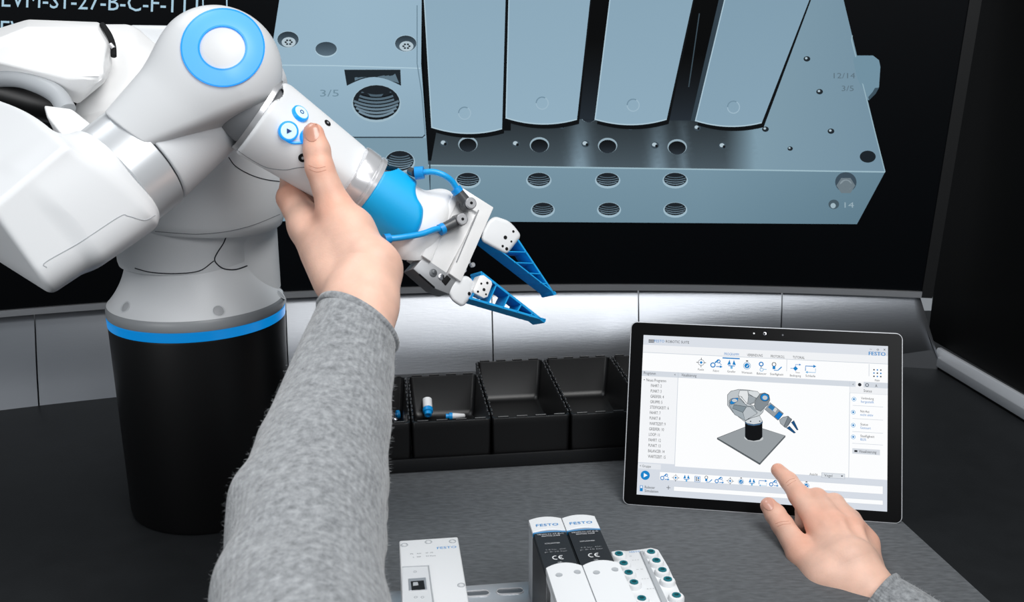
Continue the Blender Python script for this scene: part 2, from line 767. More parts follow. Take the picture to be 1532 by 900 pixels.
# brushed fascia of separate panels between screen and bench
fas = thing('silver_fascia', 'curved brushed silver panel strip running below the display', 'fascia', arcpt(0, RC, 0))
prof = [(RC + 0.012, SB - 0.011)]
for k in range(11):
    t = k / 10
    z = (SB - 0.011) * (1 - t)
    off = -0.010 + 0.026 * math.sin(math.pi * min(1, t / 0.8) / 2)
    prof.append((RC - off, z))
prof.append((RC + 0.012, 0))
fm = mat('brushed_fascia', (150, 153, 158), 0.33, metal=0.9, bump=0.08, bscale=60, stretch=(1, 1, 12))
flare = lambda th: 0.016 + (0.03 if th < 0 else 0.10) * -(th - 0.0) / 0.33 * (1.0 if th < 0 else 1.0)
cuts = [TL] + [thof(cylhit(x, y)) for x, y in ((60, 540), (430, 500), (736, 480), (955, 460), (1170, 460))] + [None]
for a, b in zip(cuts[:-1], cuts[1:]):
    if b is None:
        obj('fascia_panel', arcband(a + 0.0004, lambda z: edge(z) + 0.019 * max(0, 1 - z / SB) ** 1.6, prof, 20, flare), fm, fas)
    else:
        obj('fascia_panel', arcband(a + 0.0004, b - 0.0004, prof, 20, flare), fm, fas)

# ------------------------------------------------------------------ picture on the display
D = Draw()
G = lambda a, b, y0, y1: (lambda x, y: tuple(a[i] + (b[i] - a[i]) * min(1, max(0, (y - y0) / (y1 - y0))) for i in range(3)))
GX = lambda a, b, x0, x1: (lambda x, y: tuple(a[i] + (b[i] - a[i]) * min(1, max(0, (x - x0) / (x1 - x0))) for i in range(3)))
T = Draw()
pale = (168, 200, 218)
T.text('VEVM-S1-27-B-C-F-1T1', -20, 9, 25, pale, width=316, dx=1, dy=0.034)
T.line([(338, -40), (340, 25)], 2, pale)
T.line([(303, -40), (304, 22)], 2, pale)
T.text('VEVM-S1-27-B-C-F-1T1', -22, 54, 24, pale, width=318, dx=1, dy=0.034)

# back knob
D.poly([(1270, 83), (1306, 83), (1315, 90), (1317, 100), (1315, 130), (1300, 150), (1280, 140)], (112, 143, 160))
D.poly([(1296, 132), (1315, 131), (1310, 140), (1300, 150)], (60, 80, 92))
D.ell(1294, 118, 5, 9, (190, 205, 212))
# base top surface


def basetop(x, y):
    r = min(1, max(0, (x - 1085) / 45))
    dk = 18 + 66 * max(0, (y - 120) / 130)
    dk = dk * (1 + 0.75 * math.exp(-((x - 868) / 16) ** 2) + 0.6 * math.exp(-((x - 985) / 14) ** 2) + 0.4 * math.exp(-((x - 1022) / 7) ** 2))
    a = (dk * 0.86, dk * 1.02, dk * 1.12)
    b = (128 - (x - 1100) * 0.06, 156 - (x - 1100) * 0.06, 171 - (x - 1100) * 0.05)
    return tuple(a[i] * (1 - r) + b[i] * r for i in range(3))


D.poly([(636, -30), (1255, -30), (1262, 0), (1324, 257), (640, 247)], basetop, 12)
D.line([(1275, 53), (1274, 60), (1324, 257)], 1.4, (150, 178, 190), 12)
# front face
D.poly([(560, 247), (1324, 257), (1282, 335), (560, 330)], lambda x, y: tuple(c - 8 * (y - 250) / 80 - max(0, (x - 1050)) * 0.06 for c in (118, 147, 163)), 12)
D.line([(640, 247), (1324, 257)], 2, (158, 186, 198), 12)
D.line([(643, 207), (643, 290)], 2, (50, 66, 76))


def threaded(cx, cy, rx, ry, n=6, base=(28, 34, 40)):
    D.ell(cx, cy + 1.5, rx + 2, ry + 2, (158, 184, 198))
    D.ell(cx, cy, rx, ry, base)
    for i in range(n):
        t = (i + 1) / (n + 0.6)
        yy = cy - ry * 0.75 + t * ry * 1.5
        hw = rx * math.sqrt(max(0.02, 1 - ((yy - cy) / ry) ** 2)) * 0.96
        arc = [(cx + hw * s, yy + ry * 0.28 * (1 - s * s) - ry * 0.12) for s in [-1 + 2 * j / 10 for j in range(11)]]
        arc = [p for p in arc if ((p[0] - cx) / rx) ** 2 + ((p[1] - cy) / ry) ** 2 < 0.97]
        if len(arc) > 1:
            D.line(arc, max(1.2, ry * 0.13), (70 + 50 * t, 88 + 55 * t, 100 + 58 * t))
            D.line([(p[0], p[1] + ry * 0.1) for p in arc if ((p[0] - cx) / rx) ** 2 + ((p[1] + ry * .1 - cy) / ry) ** 2 < 0.97] or arc, max(0.8, ry * 0.07), (14, 18, 22))


def hole(cx, cy, rx, ry):
    D.ell(cx, cy - 1.5, rx + 1.5, ry + 1.5, (150, 172, 184))
    D.ell(cx, cy, rx, ry, G((8, 10, 12), (40, 48, 56), cy - ry, cy + ry))


def pin(cx, cy, r=6):
    D.ell(cx, cy, r, r * 0.85, (62, 76, 86))
    D.ell(cx - 1, cy - 1, r * 0.6, r * 0.5, (176, 194, 204), 12)
    D.ell(cx + r * 0.35, cy + r * 0.2, r * 0.35, r * 0.4, (20, 24, 28), 10)


for cx, cy in ((700, 217), (807, 218), (909, 219), (1013, 221)):
    hole(cx, cy, 13, 10)
hole(881, 172, 12, 11)
hole(1015, 127, 11, 10)
hole(1015, 158, 12, 9)
for cx, cy in ((664, 214), (772, 215), (876, 215), (980, 217), (1081, 218)):
    pin(cx, cy)
for cx, cy in ((841, 188), (943, 190), (1043, 191)):
    pin(cx, cy, 5)
for cx, cy, r in ((1145, 193, 5), (1182, 222, 4), (1207, 88, 5), (1226, 137, 5), (1243, 196, 5)):
    D.ell(cx, cy, r, r * 0.8, (30, 38, 44))
    D.ell(cx - 1, cy - 1, r * 0.4, r * 0.35, (170, 190, 200), 8)
D.ell(1298, 234, 12, 9, (26, 34, 40))
D.text('12/14', 1247, 117, 8, (92, 112, 124), width=32)
D.text('3/5', 1259, 136, 8, (92, 112, 124), width=18)
for cx in (700, 806, 909, 1010):
    threaded(cx, 268, 17, 10, 4)
for cx in (812, 911, 1010):
    threaded(cx, 312, 16, 9.5, 4)
# hex bolt on the front face
D.ell(1265, 272, 16, 15, (60, 76, 88))
D.poly([(1265 + 14 * math.cos(math.radians(a)), 277 + 13 * math.sin(math.radians(a))) for a in range(0, 360, 60)], (108, 122, 130))
D.ell(1265, 276, 9, 8, (136, 150, 158))
D.ell(1247, 305, 8, 7, (70, 88, 98))
D.ell(1246, 307, 4, 4, (160, 182, 192), 10)
D.text('14', 1263, 310, 8, (150, 172, 182), width=14)
# dark gaps and the valve caps
D.poly([(628, -30), (654, -30), (654, 190), (645, 240), (640, 240), (634, 100)], (8, 11, 14), 12)
D.poly([(748, -30), (766, -30), (764, 195), (748, 195)], (8, 11, 14), 12)
D.poly([(880, -30), (915, -30), (892, 178), (862, 178)], G((3, 4, 5), (34, 42, 50), 60, 178), 12)
D.poly([(1032, -30), (1090, -30), (1040, 180), (1000, 180)], G((2, 3, 4), (36, 44, 52), 80, 180), 12)
D.line([(1046, 20), (1036, 90), (1030, 130)], 1.5, (60, 76, 86))


def cap(l0, l1, r0, r1, sag, cc, shade=0):
    arc = [(l1[0] + (r1[0] - l1[0]) * t, l1[1] + (r1[1] - l1[1]) * t + sag * 4 * t * (1 - t)) for t in [i / 12 for i in range(13)]]
    D.poly([l0] + [(p[0] + 3, p[1] + 6) for p in arc] + [(r0[0] + 2, r0[1])], (10, 13, 16), 12)
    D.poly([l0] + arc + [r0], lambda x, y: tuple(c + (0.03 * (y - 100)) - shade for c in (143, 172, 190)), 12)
    D.line([l0] + arc[:1], 1.6, (170, 196, 210), 12)
    D.line([(p[0], p[1] - 1) for p in arc], 1.5, (176, 200, 212), 12)
    D.ring(cc[0], cc[1], 9, 9, 1.4, (158, 184, 200))
    D.ring(cc[0], cc[1], 9, 9, 1.6, (112, 140, 158), 12, 180, 300)


cap((633, -30), (646, 191), (757, -30), (751, 193), 8, (695, 169))
cap((762, -30), (757, 177), (886, -30), (863, 179), 8, (811, 154))
cap((916, -30), (890, 179), (1043, -30), (997, 179), 8, (947, 157), 4)
D.line([(1087, -30), (1038, 181)], 10, (50, 64, 74), 12)
cap((1091, -30), (1040, 181), (1222, -30), (1139, 184), 7, (1097, 160), 12)
# left block
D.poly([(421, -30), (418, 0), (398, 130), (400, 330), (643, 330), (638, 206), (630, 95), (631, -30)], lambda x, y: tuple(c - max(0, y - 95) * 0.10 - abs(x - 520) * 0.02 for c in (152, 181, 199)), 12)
D.poly([(400, 206), (638, 206), (646, 330), (400, 330)], lambda x, y: (122, 151, 167), 12)
D.line([(400, 97), (500, 98), (629, 102)], 1.5, (176, 203, 217), 12)
D.line([(624, 8), (624, 95), (631, 140), (636, 200)], 1.5, (108, 134, 150), 12)
D.line([(500, 205), (632, 205), (636, 201)], 2, (48, 62, 72), 12)
D.text('3/5', 479, 144, 10, (112, 140, 156), width=28)
for cx, cy in ((431, 59), (607, 65)):
    D.ell(cx, cy, 16.5, 12.5, (176, 202, 216))
    D.ell(cx, cy, 16, 12, G((40, 52, 60), (90, 110, 124), cy - 12, cy + 12))
    D.ell(cx + 1, cy + 4, 10.5, 7.5, (178, 196, 206))
    for k in range(6):
        a = k * math.pi / 3
        D.ell(cx + 1 + 4.5 * math.cos(a), cy + 4 + 3.2 * math.sin(a), 1.8, 1.4, (34, 42, 48), 8)
D.ell(488, 74, 16.5, 11.5, (176, 202, 216))
D.ell(488, 73, 16, 10.5, G((52, 66, 76), (92, 112, 126), 62, 84))
arc = [(600 - 81 * t, 128 - 13 * math.sin(math.pi * t)) for t in [i / 12 for i in range(13)]]
D.poly([(515, 104), (599, 104)] + arc, lambda x, y: (30, 38, 44))
D.poly([(530, 107), (590, 107), (597, 124)] + [(p[0] * 0.98 + 9, p[1] - 1) for p in arc[2:11]], lambda x, y: (96, 118, 132))
threaded(563, 153, 35, 26, 7)
threaded(598, 240, 21, 15, 6)


def scr(x, y, l):
    p = cylhit(x, y)
    t = thof(p)
    return arcpt(t, RC - 0.0004 - 0.000015 * l, p[2])


T.build('lettering', scr, lcd, disp, label='pale type code lettering on the black part of the screen')
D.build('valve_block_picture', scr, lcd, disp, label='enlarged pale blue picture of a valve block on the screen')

# ------------------------------------------------------------------ black side wall with a pale foot rail
wr = mat('side_wall_black', (9, 9, 9), 0.6, spec=0.12)
s0, s1 = onz(1400, 527, 0.022), onz(1545, 612, 0.022)
dv = nrm(s1 - s0)
nv = np.array([dv[1], -dv[0], 0])
if nv[0] < 0:
    nv = -nv
tall = 0.75
base = [s0 - dv * 0.045 + nv * 0.010, s1 + dv * 0.8]
base3 = [np.array(b) * [1, 1, 0] + [0, 0, 0.03] for b in base]
wl = obj('wall_right', prism([base3[0], base3[1], base3[1] + nv * 0.05, base3[0] + nv * 0.05 + dv * 0.0], (0, 0, tall), 0.004, 2), wr)
wl['kind'] = 'structure'
rail = thing('foot_rail', 'pale metal rail along the foot of the black side wall', 'rail', tuple(s0 * [1, 1, 0]))
rm = mat('pale_rail', (206, 209, 214), 0.35, metal=0.3)
pth = [s0 * [1, 1, 0] + [0, 0, 0.012]]
b0 = s0 * [1, 1, 0] - nv * 0.004
b1 = b0 + dv * 0.9
obj('rail_profile', prism([b0 + [0, 0, 0.004], b0 + nv * 0.012 + [0, 0, 0.004], b0 + nv * 0.012 + [0, 0, 0.030], b0 + nv * 0.006 + [0, 0, 0.030], b0 + [0, 0, 0.018]], dv * 0.9, 0.001), rm, rail)
obj('rubber_strip', prism([b0 + nv * 0.002, b0 + nv * 0.014, b0 + nv * 0.014 + [0, 0, 0.004], b0 + nv * 0.002 + [0, 0, 0.004]], dv * 0.9), black, rail)

# ================================================================== ROBOT ARM
rbase = onz(310, 801)
RB = 0.0865
bc = None
# base axis: ground point whose front edge is rbase and that looks centred under pixel column ~318
for yy in np.arange(0.9, 1.15, 0.0005):
    # x so that the axis at ring height sits at the ring centre
    pass
by = rbase[1] + RB * 0.985
pz = onplane(297, 478, (0, by, 0), (0, 1, 0))
bx = pz[0]
AX = np.array([bx, by, 0.0])
robot = thing('robot_arm', 'white robot arm on a round black base, with blue light rings and gripper', 'robot', tuple(AX))


def zat(y, r):
    """height of a rim of radius r whose nearest point shows at picture row y"""
    return onplane(297, y, (0, by - r, 0), (0, 1, 0))[2]


z_ring0, z_ring1 = zat(514, 0.0895), zat(499, 0.0895)
z_fl = zat(484, 0.0895)
obj('base_cylinder', lathe([(RB - 0.004, 0), (RB - 0.001, 0.0015), (RB, 0.005), (0.0890, z_ring0 - 0.002), (0.0885, z_ring0)], AX, (0, 0, 1), 96), blackb, robot, smooth=40)
ringm = mat('blue_light_ring', (2, 24, 44), 0.3, emit=(0, 128, 204), estr=0.9)
lr = obj('light_ring', lathe([(0.0882, z_ring0), (0.0895, z_ring0 + 0.0008), (0.0897, z_ring1 - 0.0008), (0.0885, z_ring1)], AX, (0, 0, 1), 96), ringm, robot, label='glowing blue ring around the top of the black base')
fl = obj('base_flange', lathe([(0.0890, z_ring1), (0.0897, z_ring1 + 0.001), (0.0897, z_fl - 0.001), (0.0890, z_fl), (0.0885, z_fl + 0.0012)], AX, (0, 0, 1), 96), greyring, robot)
# waisted cone above the flange
cone = []
zt = zat(402, 0.066)
for k in range(17):
    t = k / 16
    cone.append((0.0885 - (0.0885 - 0.0645) * (1 - (1 - t) ** 2.1), z_fl + 0.001 + (zt + 0.012 - z_fl) * (t ** 1.05)))
bmc = lathe(cone, AX, (0, 0, 1), 96)
obj_cone = obj('flange_cone', bmc, white, robot)
tc_ = bvh(obj_cone.data)
for cx, cy, rx in ((188, 459, 11), (327, 465, 9.5), (420, 441, 6)):
    g = hit(tc_, cx, cy)
    if g is None:
        continue
    p, n = g
    pocket = lathe([(0.0058, 0.0001), (0.0062, 0.0006), (0.0054, 0.0008), (0.0050, 0.0003), (0.0046, -0.0002)], p, n, 24, caps=False)
    c_ = obj('screw_recess', pocket, shellgrey, obj_cone)
    obj('screw_recess_floor', lathe([(0.0049, 0.0004), (0.0047, 0.0005)], p, n, 20), mat('recess_grey', (176, 178, 181), 0.5), obj_cone)
# neck shells
z1 = zat(408, 0.068)
z2 = zat(352, 0.078)
neck = [(0.0655, z1 - 0.004), (0.0685, z1 - 0.002), (0.0695, z1 + 0.002), (0.0700, z1 + 0.02), (0.0730, z2 - 0.012), (0.0765, z2 + 0.01)]
nk = obj('neck_shell', lathe(neck, AX + [-0.004, 0, 0], (0, 0, 1), 96), white, robot)
tn = bvh(nk.data)
# back column right behind the cone
ce = onplane(416, 400, (0, by + 0.02, 0), (0, 1, 0))
cr_ = 0.060
cc = np.array([ce[0] - cr_, by + 0.02, 0])
obj('back_column', lathe([(cr_ - 0.002, z_fl + 0.004), (cr_, z_fl + 0.006), (cr_, z2 + 0.02)], cc, (0, 0, 1), 64), white, robot)
jb = bpy.data.meshes.new('joined_surface')
tmpb = bmesh.new()
for o_ in (nk, obj_cone):
    tmpb.from_mesh(o_.data)
tmpb.to_mesh(jb)
tmpb.free()
tn = bvh(jb)
seam(tn, [(339, 352), (334, 364), (325, 378), (321, 388), (326, 396), (336, 402), (352, 403), (368, 398), (383, 391)], 0.0007, nk)
seam(tn, [(202, 401), (226, 407), (262, 409), (298, 405), (320, 390)], 0.0006, nk)
seam(tn, [(383, 391), (390, 402), (400, 414), (414, 427), (426, 436)], 0.0006, nk)
# shoulder turret: a wide drum slightly tilted
dep = depth([bx, by, z2 + 0.04])
axd = nrm(np.array([0.085, 0.0, 1.0]))
tz = np.array([bx + 0.012, by, z2 - 0.002])
rt = 0.083
tur = [(0.060, 0.0), (0.0775, 0.0005), (0.0805, 0.003), (0.083, 0.012), (0.084, 0.03), (0.084, 0.075), (0.082, 0.095), (0.074, 0.112), (0.055, 0.122), (0.02, 0.124)]
tb_ = obj('shoulder_drum', lathe(tur, tz, axd, 96), white, robot)
tt_ = bvh(tb_.data)
seam(tt_, [(342, 235), (352, 248), (372, 260), (396, 268), (424, 272)], 0.0005, tb_)
seam(tt_, [(232, 346), (270, 349), (300, 350), (340, 346), (380, 336), (424, 318)], 0.0004, tb_, mat('soft_seam', (120, 123, 126), 0.7))

# ---- rear shoulder housings
rear = obj('shoulder_housing', hull([P(x, y, d) for x, y, d in [
    (-60, 60, 0.97), (0, 42, 0.97), (42, 29, 0.97), (148, 33, 0.965), (166, 62, 0.95), (168, 95, 0.94), (158, 122, 0.93), (118, 155, 0.93), (98, 150, 0.925), (60, 112, 0.925), (-60, 100, 0.93), (100, 118, 0.905), (152, 117, 0.905), (52, 106, 0.905), (-60, 80, 0.91), (40, 40, 0.93), (145, 42, 0.925), (160, 65, 0.925),
    (-60, 60, 1.06), (50, 35, 1.06), (150, 40, 1.06), (165, 95, 1.05), (120, 150, 1.04)]], 0.004, 4), white2, robot)
rear2 = obj('shoulder_cover', hull([P(x, y, d) for x, y, d in [
    (150, 36, 1.0), (200, 36, 1.0), (243, 74, 0.99), (262, 130, 0.98), (225, 190, 0.96), (150, 215, 0.94), (100, 185, 0.95), (118, 150, 0.97), (160, 60, 0.965), (200, 70, 0.95), (215, 120, 0.94), (180, 165, 0.93),
    (160, 40, 1.06), (240, 80, 1.06), (260, 140, 1.06), (180, 220, 1.04)]], 0.005, 4), white2, robot)
rear3 = obj('rear_cover', hull([P(x, y, d) for x, y, d in [
    (190, 37, 1.03), (262, 38, 1.03), (300, 60, 1.03), (300, 200, 1.02), (240, 230, 1.01), (200, 200, 1.01),
    (190, 40, 1.09), (262, 42, 1.09), (310, 100, 1.09), (300, 220, 1.08)]], 0.006, 4), shellgrey, robot)
# link from rear housings down to the drum
obj('shoulder_link', hull([P(x, y, d) for x, y, d in [(235, 150, 1.02), (330, 130, 1.02), (392, 240, 0.985), (425, 265, 1.0), (330, 230, 0.95), (230, 250, 0.95), (180, 230, 0.98), (235, 150, 1.09), (350, 160, 1.09), (410, 260, 1.08), (200, 260, 1.07)]], 0.02, 5), white, robot)
# shadowed joint between the housings
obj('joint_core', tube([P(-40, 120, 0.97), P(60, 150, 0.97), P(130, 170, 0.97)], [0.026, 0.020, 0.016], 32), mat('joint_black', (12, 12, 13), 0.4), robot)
band = [P(-30, 118, 0.93), P(20, 116, 0.92), P(55, 125, 0.915), P(85, 142, 0.91), P(100, 165, 0.905)]
obj('inner_rim', tube(spline(band, 6), 0.0085, 16), mat('rim_grey', (170, 174, 178), 0.4), robot)
# black slit with a bright clip between the housings
obj('gap_shadow', tube(spline([P(153, 37, 0.948), P(163, 52, 0.940), P(169, 68, 0.934), P(170, 84, 0.930)], 6), 0.0028, 10), holem, robot)
obj('gap_clip', tube([P(165, 66, 0.930), P(170, 72, 0.930)], 0.0020, 10), silver, robot)
# ---- elbow
J0, J1, J2 = P(186, 262, 0.805), P(215, 236, 0.828), P(372, 114, 0.880)
fa = nrm(J2 - J1)
rr = 0.0455


def pl3(a, b, c, inside):
    a, b, c = P(*a), P(*b), P(*c)
    n = np.cross(b - a, c - a)
    if np.dot(n, P(*inside) - a) > 0:
        n = -n
    return a, nrm(n)


ein = (110, 310, 0.83)
EPL = [(pl3((102, 214, 0.748), (84, 424, 0.752), (215, 262, 0.782), ein), 0.010),
       (pl3((102, 214, 0.748), (0, 290, 0.731), (60, 170, 0.800), ein), 0.004),
       (pl3((255, 321, 0.79), (84, 434, 0.765), (84, 436, 0.90), ein), 0.022),
       (pl3((0, 336, 0.731), (64, 424, 0.750), (20, 396, 0.80), ein), 0.005),
       (pl3((0, 392, 0.78), (62, 431, 0.78), (62, 431, 0.90), ein), 0.006),
       (pl3((0, 130, 0.80), (70, 188, 0.80), (70, 186, 0.90), ein), 0.006)]


def elbowf(p):
    d = None
    for (c_, n_), k_ in EPL:
        v = half(p, c_, n_)
        d = v if d is None else smax(d, v, k_)
    ce_ = J1 - fa * 0.027
    h_ = (p - ce_.astype(np.float32)) @ fa.astype(np.float32)
    r_ = np.linalg.norm(p - ce_ - h_[:, None] * fa, axis=1)
    cone_ = (r_ - 0.0475 + np.minimum(h_, 0) * 0.62) * 0.85
    nk_ = smax(smax(cyl(p, ce_ - fa * 0.060, ce_, 0.050, 0.0475, 0.002), half(p, *EPL[0][0]) , 0.012), half(p, *EPL[2][0]), 0.01)
    d = smax(d, h_ + 0.008, 0.006)
    d = smin(d, nk_, 0.014)
    d = smax(d, h_, 0.002)
    return smax(d, half(p, P(110, 310, 0.90), -TO), 0.008)


elb = obj('elbow_housing', sdf_mesh(elbowf, P(-60, 445, 0.80) - [0.03, 0.12, 0.02], P(275, 150, 0.80) + [0.02, 0.13, 0.05], 0.0017), white, robot)
te = bvh(elb.data)
seam(te, [(70, 400), (68, 392), (120, 362), (178, 324), (192, 323), (216, 329), (232, 322)], 0.0004, elb, mat('soft_seam2', (176, 180, 184), 0.7))
small = obj('elbow_joint_cover', hull([P(x, y, d) for x, y, d in [(66, 158, 0.88), (106, 163, 0.88), (136, 186, 0.87), (130, 215, 0.85), (95, 205, 0.85), (70, 175, 0.87), (66, 160, 0.94), (110, 165, 0.94), (136, 190, 0.94), (90, 215, 0.94)]], 0.003, 3), white2, robot)

# ---- ring and forearm tube: its axis recedes slightly up and to the right
obj('elbow_collar', lathe([(rr - 0.003, -0.030), (rr, -0.028), (rr + 0.0005, -0.001), (rr - 0.0015, 0.0)], J1, fa, 80), mat('collar_silver', (206, 209, 212), 0.3, metal=0.35), robot)
obj('elbow_gap', lathe([(rr - 0.0025, 0), (rr - 0.0025, 0.0016)], J1, fa, 80), seamm, robot)


def forearm(p):
    d = cyl(p, J1 + fa * 0.0014, J2, 0.0450, 0.036, 0.002)
    return smin(d, cyl(p, J2 - fa * 0.01, J2 + fa * 0.02, 0.036, 0.030, 0.006), 0.006)


obj('forearm_tube', sdf_mesh(forearm, np.minimum(J1, J2) - 0.06, np.maximum(J1, J2) + 0.06, 0.0016), shellgrey, robot)
hA, hB = P(322, 132, 0.880), P(334, 80, 0.802)
hn = nrm(hB - hA)


def hood(p):
    head = cyl(p, hA, hB, 0.0505, 0.0475, 0.026)
    arm = rcf(p, P(322, 112, 0.826), P(196, 214, 0.806), 0.047, 0.031, TO, 0.80)
    d = smin(head, arm, 0.016)
    # cut where the hood ends over the tube
    e1 = onplane(162, 172, P(200, 200, 0.80), TO)
    e2 = onplane(243, 232, P(200, 200, 0.80), TO)
    nn = np.cross(e2 - e1, TO)
    if np.dot(nn, fa) > 0:
        nn = -nn
    d = smax(d, half(p, e1, nn), 0.002)
    # under edge
    u1 = onplane(243, 232, P(300, 200, 0.83), TO)
    u2 = onplane(420, 147, P(300, 200, 0.83), TO)
    mm = np.cross(u2 - u1, TO)
    if mm[2] > 0:
        mm = -mm
    cut = half(p, u1 + nrm(mm) * 0.001, mm)
    return smax(d, cut, 0.006)


hd = obj('forearm_hood', sdf_mesh(hood, P(150, 250, 0.86) - [0.03, 0.09, 0.05], P(430, 0, 0.86) + [0.02, 0.09, 0.03], 0.0014), mat('hood_plastic_shaded', (208, 210, 212), 0.42), robot)  # white plastic greyed, weaker light on the hood put into its colour
th_ = bvh(hd.data)
glow = mat('pale_blue_glow', (70, 130, 170), 0.35, emit=(92, 184, 240), estr=0.62)
rg = patch(th_, 333, 72, 61, 57, 0.0012, inner=0.585, seg=72, rings=8)
r1 = obj('joint_light_ring', rg, glow, hd, label='round pale blue light ring on the joint')
obj('ring_edge', patch(th_, 333, 72, 36.5, 33.5, 0.0014, inner=0.93, seg=64, rings=1), mat('ring_edge_blue', (20, 130, 220), 0.4, emit=(20, 130, 225), estr=0.6), hd)
obj('ring_edge', patch(th_, 333, 72, 62, 58, 0.0013, inner=0.965, seg=64, rings=1), MATS['ring_edge_blue'], hd)

# ---- wrist
W0 = P(388, 173, 0.845)
al = math.radians(20)
aimg = nrm(RT * 0.825 - UP * 0.565)
A = aimg * math.cos(al) - TO * math.sin(al)


def wpt(x, y):
    """point of the wrist axis showing at picture position (x,y)"""
    n = np.cross(np.cross(ray(x, y), A), ray(x, y))
    n = np.cross(ray(x, y), np.cross(A, ray(x, y)))
    # closest approach of the sight line to the axis
    r = ray(x, y)
    o = np.array([0, 0, HC])
    M_ = np.array([[r @ r, -(r @ A)], [r @ A, -(A @ A)]])
    s_, t_ = np.linalg.solve(M_, np.array([(W0 - o) @ r, (W0 - o) @ A]))
    return W0 + A * t_


WC = wpt(527, 264)            # collar
Lw = float((WC - W0) @ A)
print('wrist length', Lw)
Bimg = nrm(-RT * 0.46 - UP * 0.89)
bt = -(Bimg @ A) / (TO @ A)
Bv = nrm(Bimg + TO * bt)
Cv = nrm(np.cross(A, Bv))
if Cv @ TO < 0:
    Cv = -Cv


def wrist(p):
    d = cyl(p, W0, WC - A * 0.002, 0.0372, 0.0305, 0.004)
    # flattened button face
    d = smax(d, half(p, W0 + nrm(Cv * 0.85 - Bv * 0.5) * 0.0325, Cv * 0.85 - Bv * 0.5 + A * 0.10), 0.006)
    # mouth around the joint
    m_ = cyl(p, W0 - A * 0.01, W0 + A * 0.006, 0.033, 0.031, 0.002)
    d = smax(d, -m_, 0.002)
    # chamfered rear top corner
    return smax(d, half(p, W0 - Bv * 0.034 + A * 0.004, -Bv - A * 0.8), 0.003)


wo = obj('wrist_housing', sdf_mesh(wrist, np.minimum(W0, WC) - 0.045, np.maximum(W0, WC) + 0.045, 0.0013), white, robot)
tw = bvh(wo.data)
obj('wrist_joint', lathe([(0.026, -0.035), (0.029, -0.01), (0.029, 0.012)], W0, A, 48), mat('joint_dark', (110, 112, 115), 0.4), robot)
obj('wrist_lip', lathe([(0.0335, -0.003), (0.0352, -0.003), (0.0355, 0.001), (0.033, 0.002)], W0 - A * 0.001, A, 56, caps=False), silver, robot)
btm = mat('button_face', (205, 236, 255), 0.35, emit=(170, 222, 255), estr=0.35)
btb = mat('button_rim', (20, 140, 225), 0.35, emit=(20, 150, 235), estr=0.5)
for cx, cy, r, k in ((448, 171, 13.5, 'o'), (431, 196, 15, 'p'), (461, 206, 13.5, 'x')):
    g = hit(tw, cx, cy)
    if g is None:
        print('MISS', cx, cy)
        continue
    p, n = g
    s_ = r * depth(p) / F
    b = obj('button', lathe([(s_, -0.001), (s_, 0.0022), (s_ * 0.93, 0.0030), (s_ * 0.80, 0.0032)], p, n, 40), btb, wo, label={'o': 'round blue-rimmed button with a small ring', 'p': 'round blue-rimmed button with a triangle', 'x': 'blue-rimmed button under the thumb'}[k])
    u, v, _ = basis(n, UP)
    obj('button_face', lathe([(s_ * 0.80, 0.0032), (s_ * 0.74, 0.0036), (0.0001, 0.0037)], p, n, 40), btm, b)
    q = p + n * 0.0039
    ur = nrm(RT - n * (RT @ n))
    uu = np.cross(n, ur)
    if uu @ UP < 0:
        uu = -uu
    if k == 'p':
        bm = prism([q - ur * 0.0018 + uu * 0.0022, q - ur * 0.0018 - uu * 0.0022, q + ur * 0.0024], n * 0.0003)
        obj('symbol', bm, mat('symbol_navy', (20, 50, 120), 0.5), b)
    elif k == 'o':
        obj('symbol', tube([q + (ur * math.cos(a) + uu * math.sin(a)) * 0.0016 for a in [i * math.pi / 8 for i in range(17)]], 0.0004, 6), mat('symbol_navy', (20, 50, 120), 0.5), b)
seam(tw, [(424, 206), (436, 213), (452, 213), (466, 210)], 0.0013, wo, btb, name='blue_bridge')
for cx, cy, r in ((490, 184, 5.5), (453, 236, 6.5)):
    g = hit(tw, cx, cy)
    if g is None:
        print('MISS', cx, cy)
        continue
    s_ = r * 0.86 / F
    hh = obj('sensor_window', lathe([(s_, 0.0), (s_, 0.0004), (s_ * 0.8, 0.0006)], g[0], g[1], 24), holem, wo, label='small dark round window')
    obj('sensor_pin', lathe([(s_ * 0.35, 0.0006), (s_ * 0.3, 0.0010)], g[0], g[1], 12), silver, hh)
seam(tw, [(352, 222), (372, 236), (398, 250), (426, 254), (444, 251), (458, 250)], 0.0004, wo, mat('soft_seam', (150, 153, 156), 0.7))
# silver collar
obj('wrist_collar', lathe([(0.029, -0.0035), (0.0312, -0.003), (0.0318, -0.001), (0.0318, 0.010), (0.0308, 0.0108), (0.0308, 0.0125), (0.0322, 0.0132), (0.0322, 0.0165), (0.030, 0.0172)], WC, A, 72), mat('collar_polished', (226, 226, 228), 0.22, metal=0.6), robot)
# blue sleeve with a wavy front edge
WE = wpt(640, 340)


def sleevef(p):
    d = cyl(p, WC + A * 0.0155, WC + A * 0.090, 0.0312, 0.0330, 0.003)
    c0 = onplane(642, 300, WC + A * 0.05 + Cv * 0.03, Cv)
    q0, q1 = P(652, 284, 0.82), P(652, 284, 1.0)
    d = smax(d, -rc(p, q0, q1, 0.0165, 0.0165 * 1.2), 0.003)
    d = smax(d, half(p, P(631, 320, 0.86), nrm(RT + UP * 0.02)), 0.004)
    d = smax(d, half(p, P(628, 338, 0.86), nrm(RT * 0.85 - UP * 0.5)), 0.006)
    return d


obj('blue_cover', sdf_mesh(sleevef, WC - 0.05, WC + A * 0.07 + 0.05, 0.0013), blue, robot, label='matte blue cover behind the gripper')
# white adapter narrowing then flaring to the gripper
E_ = WC + A * 0.016
GC = wpt(656, 352)


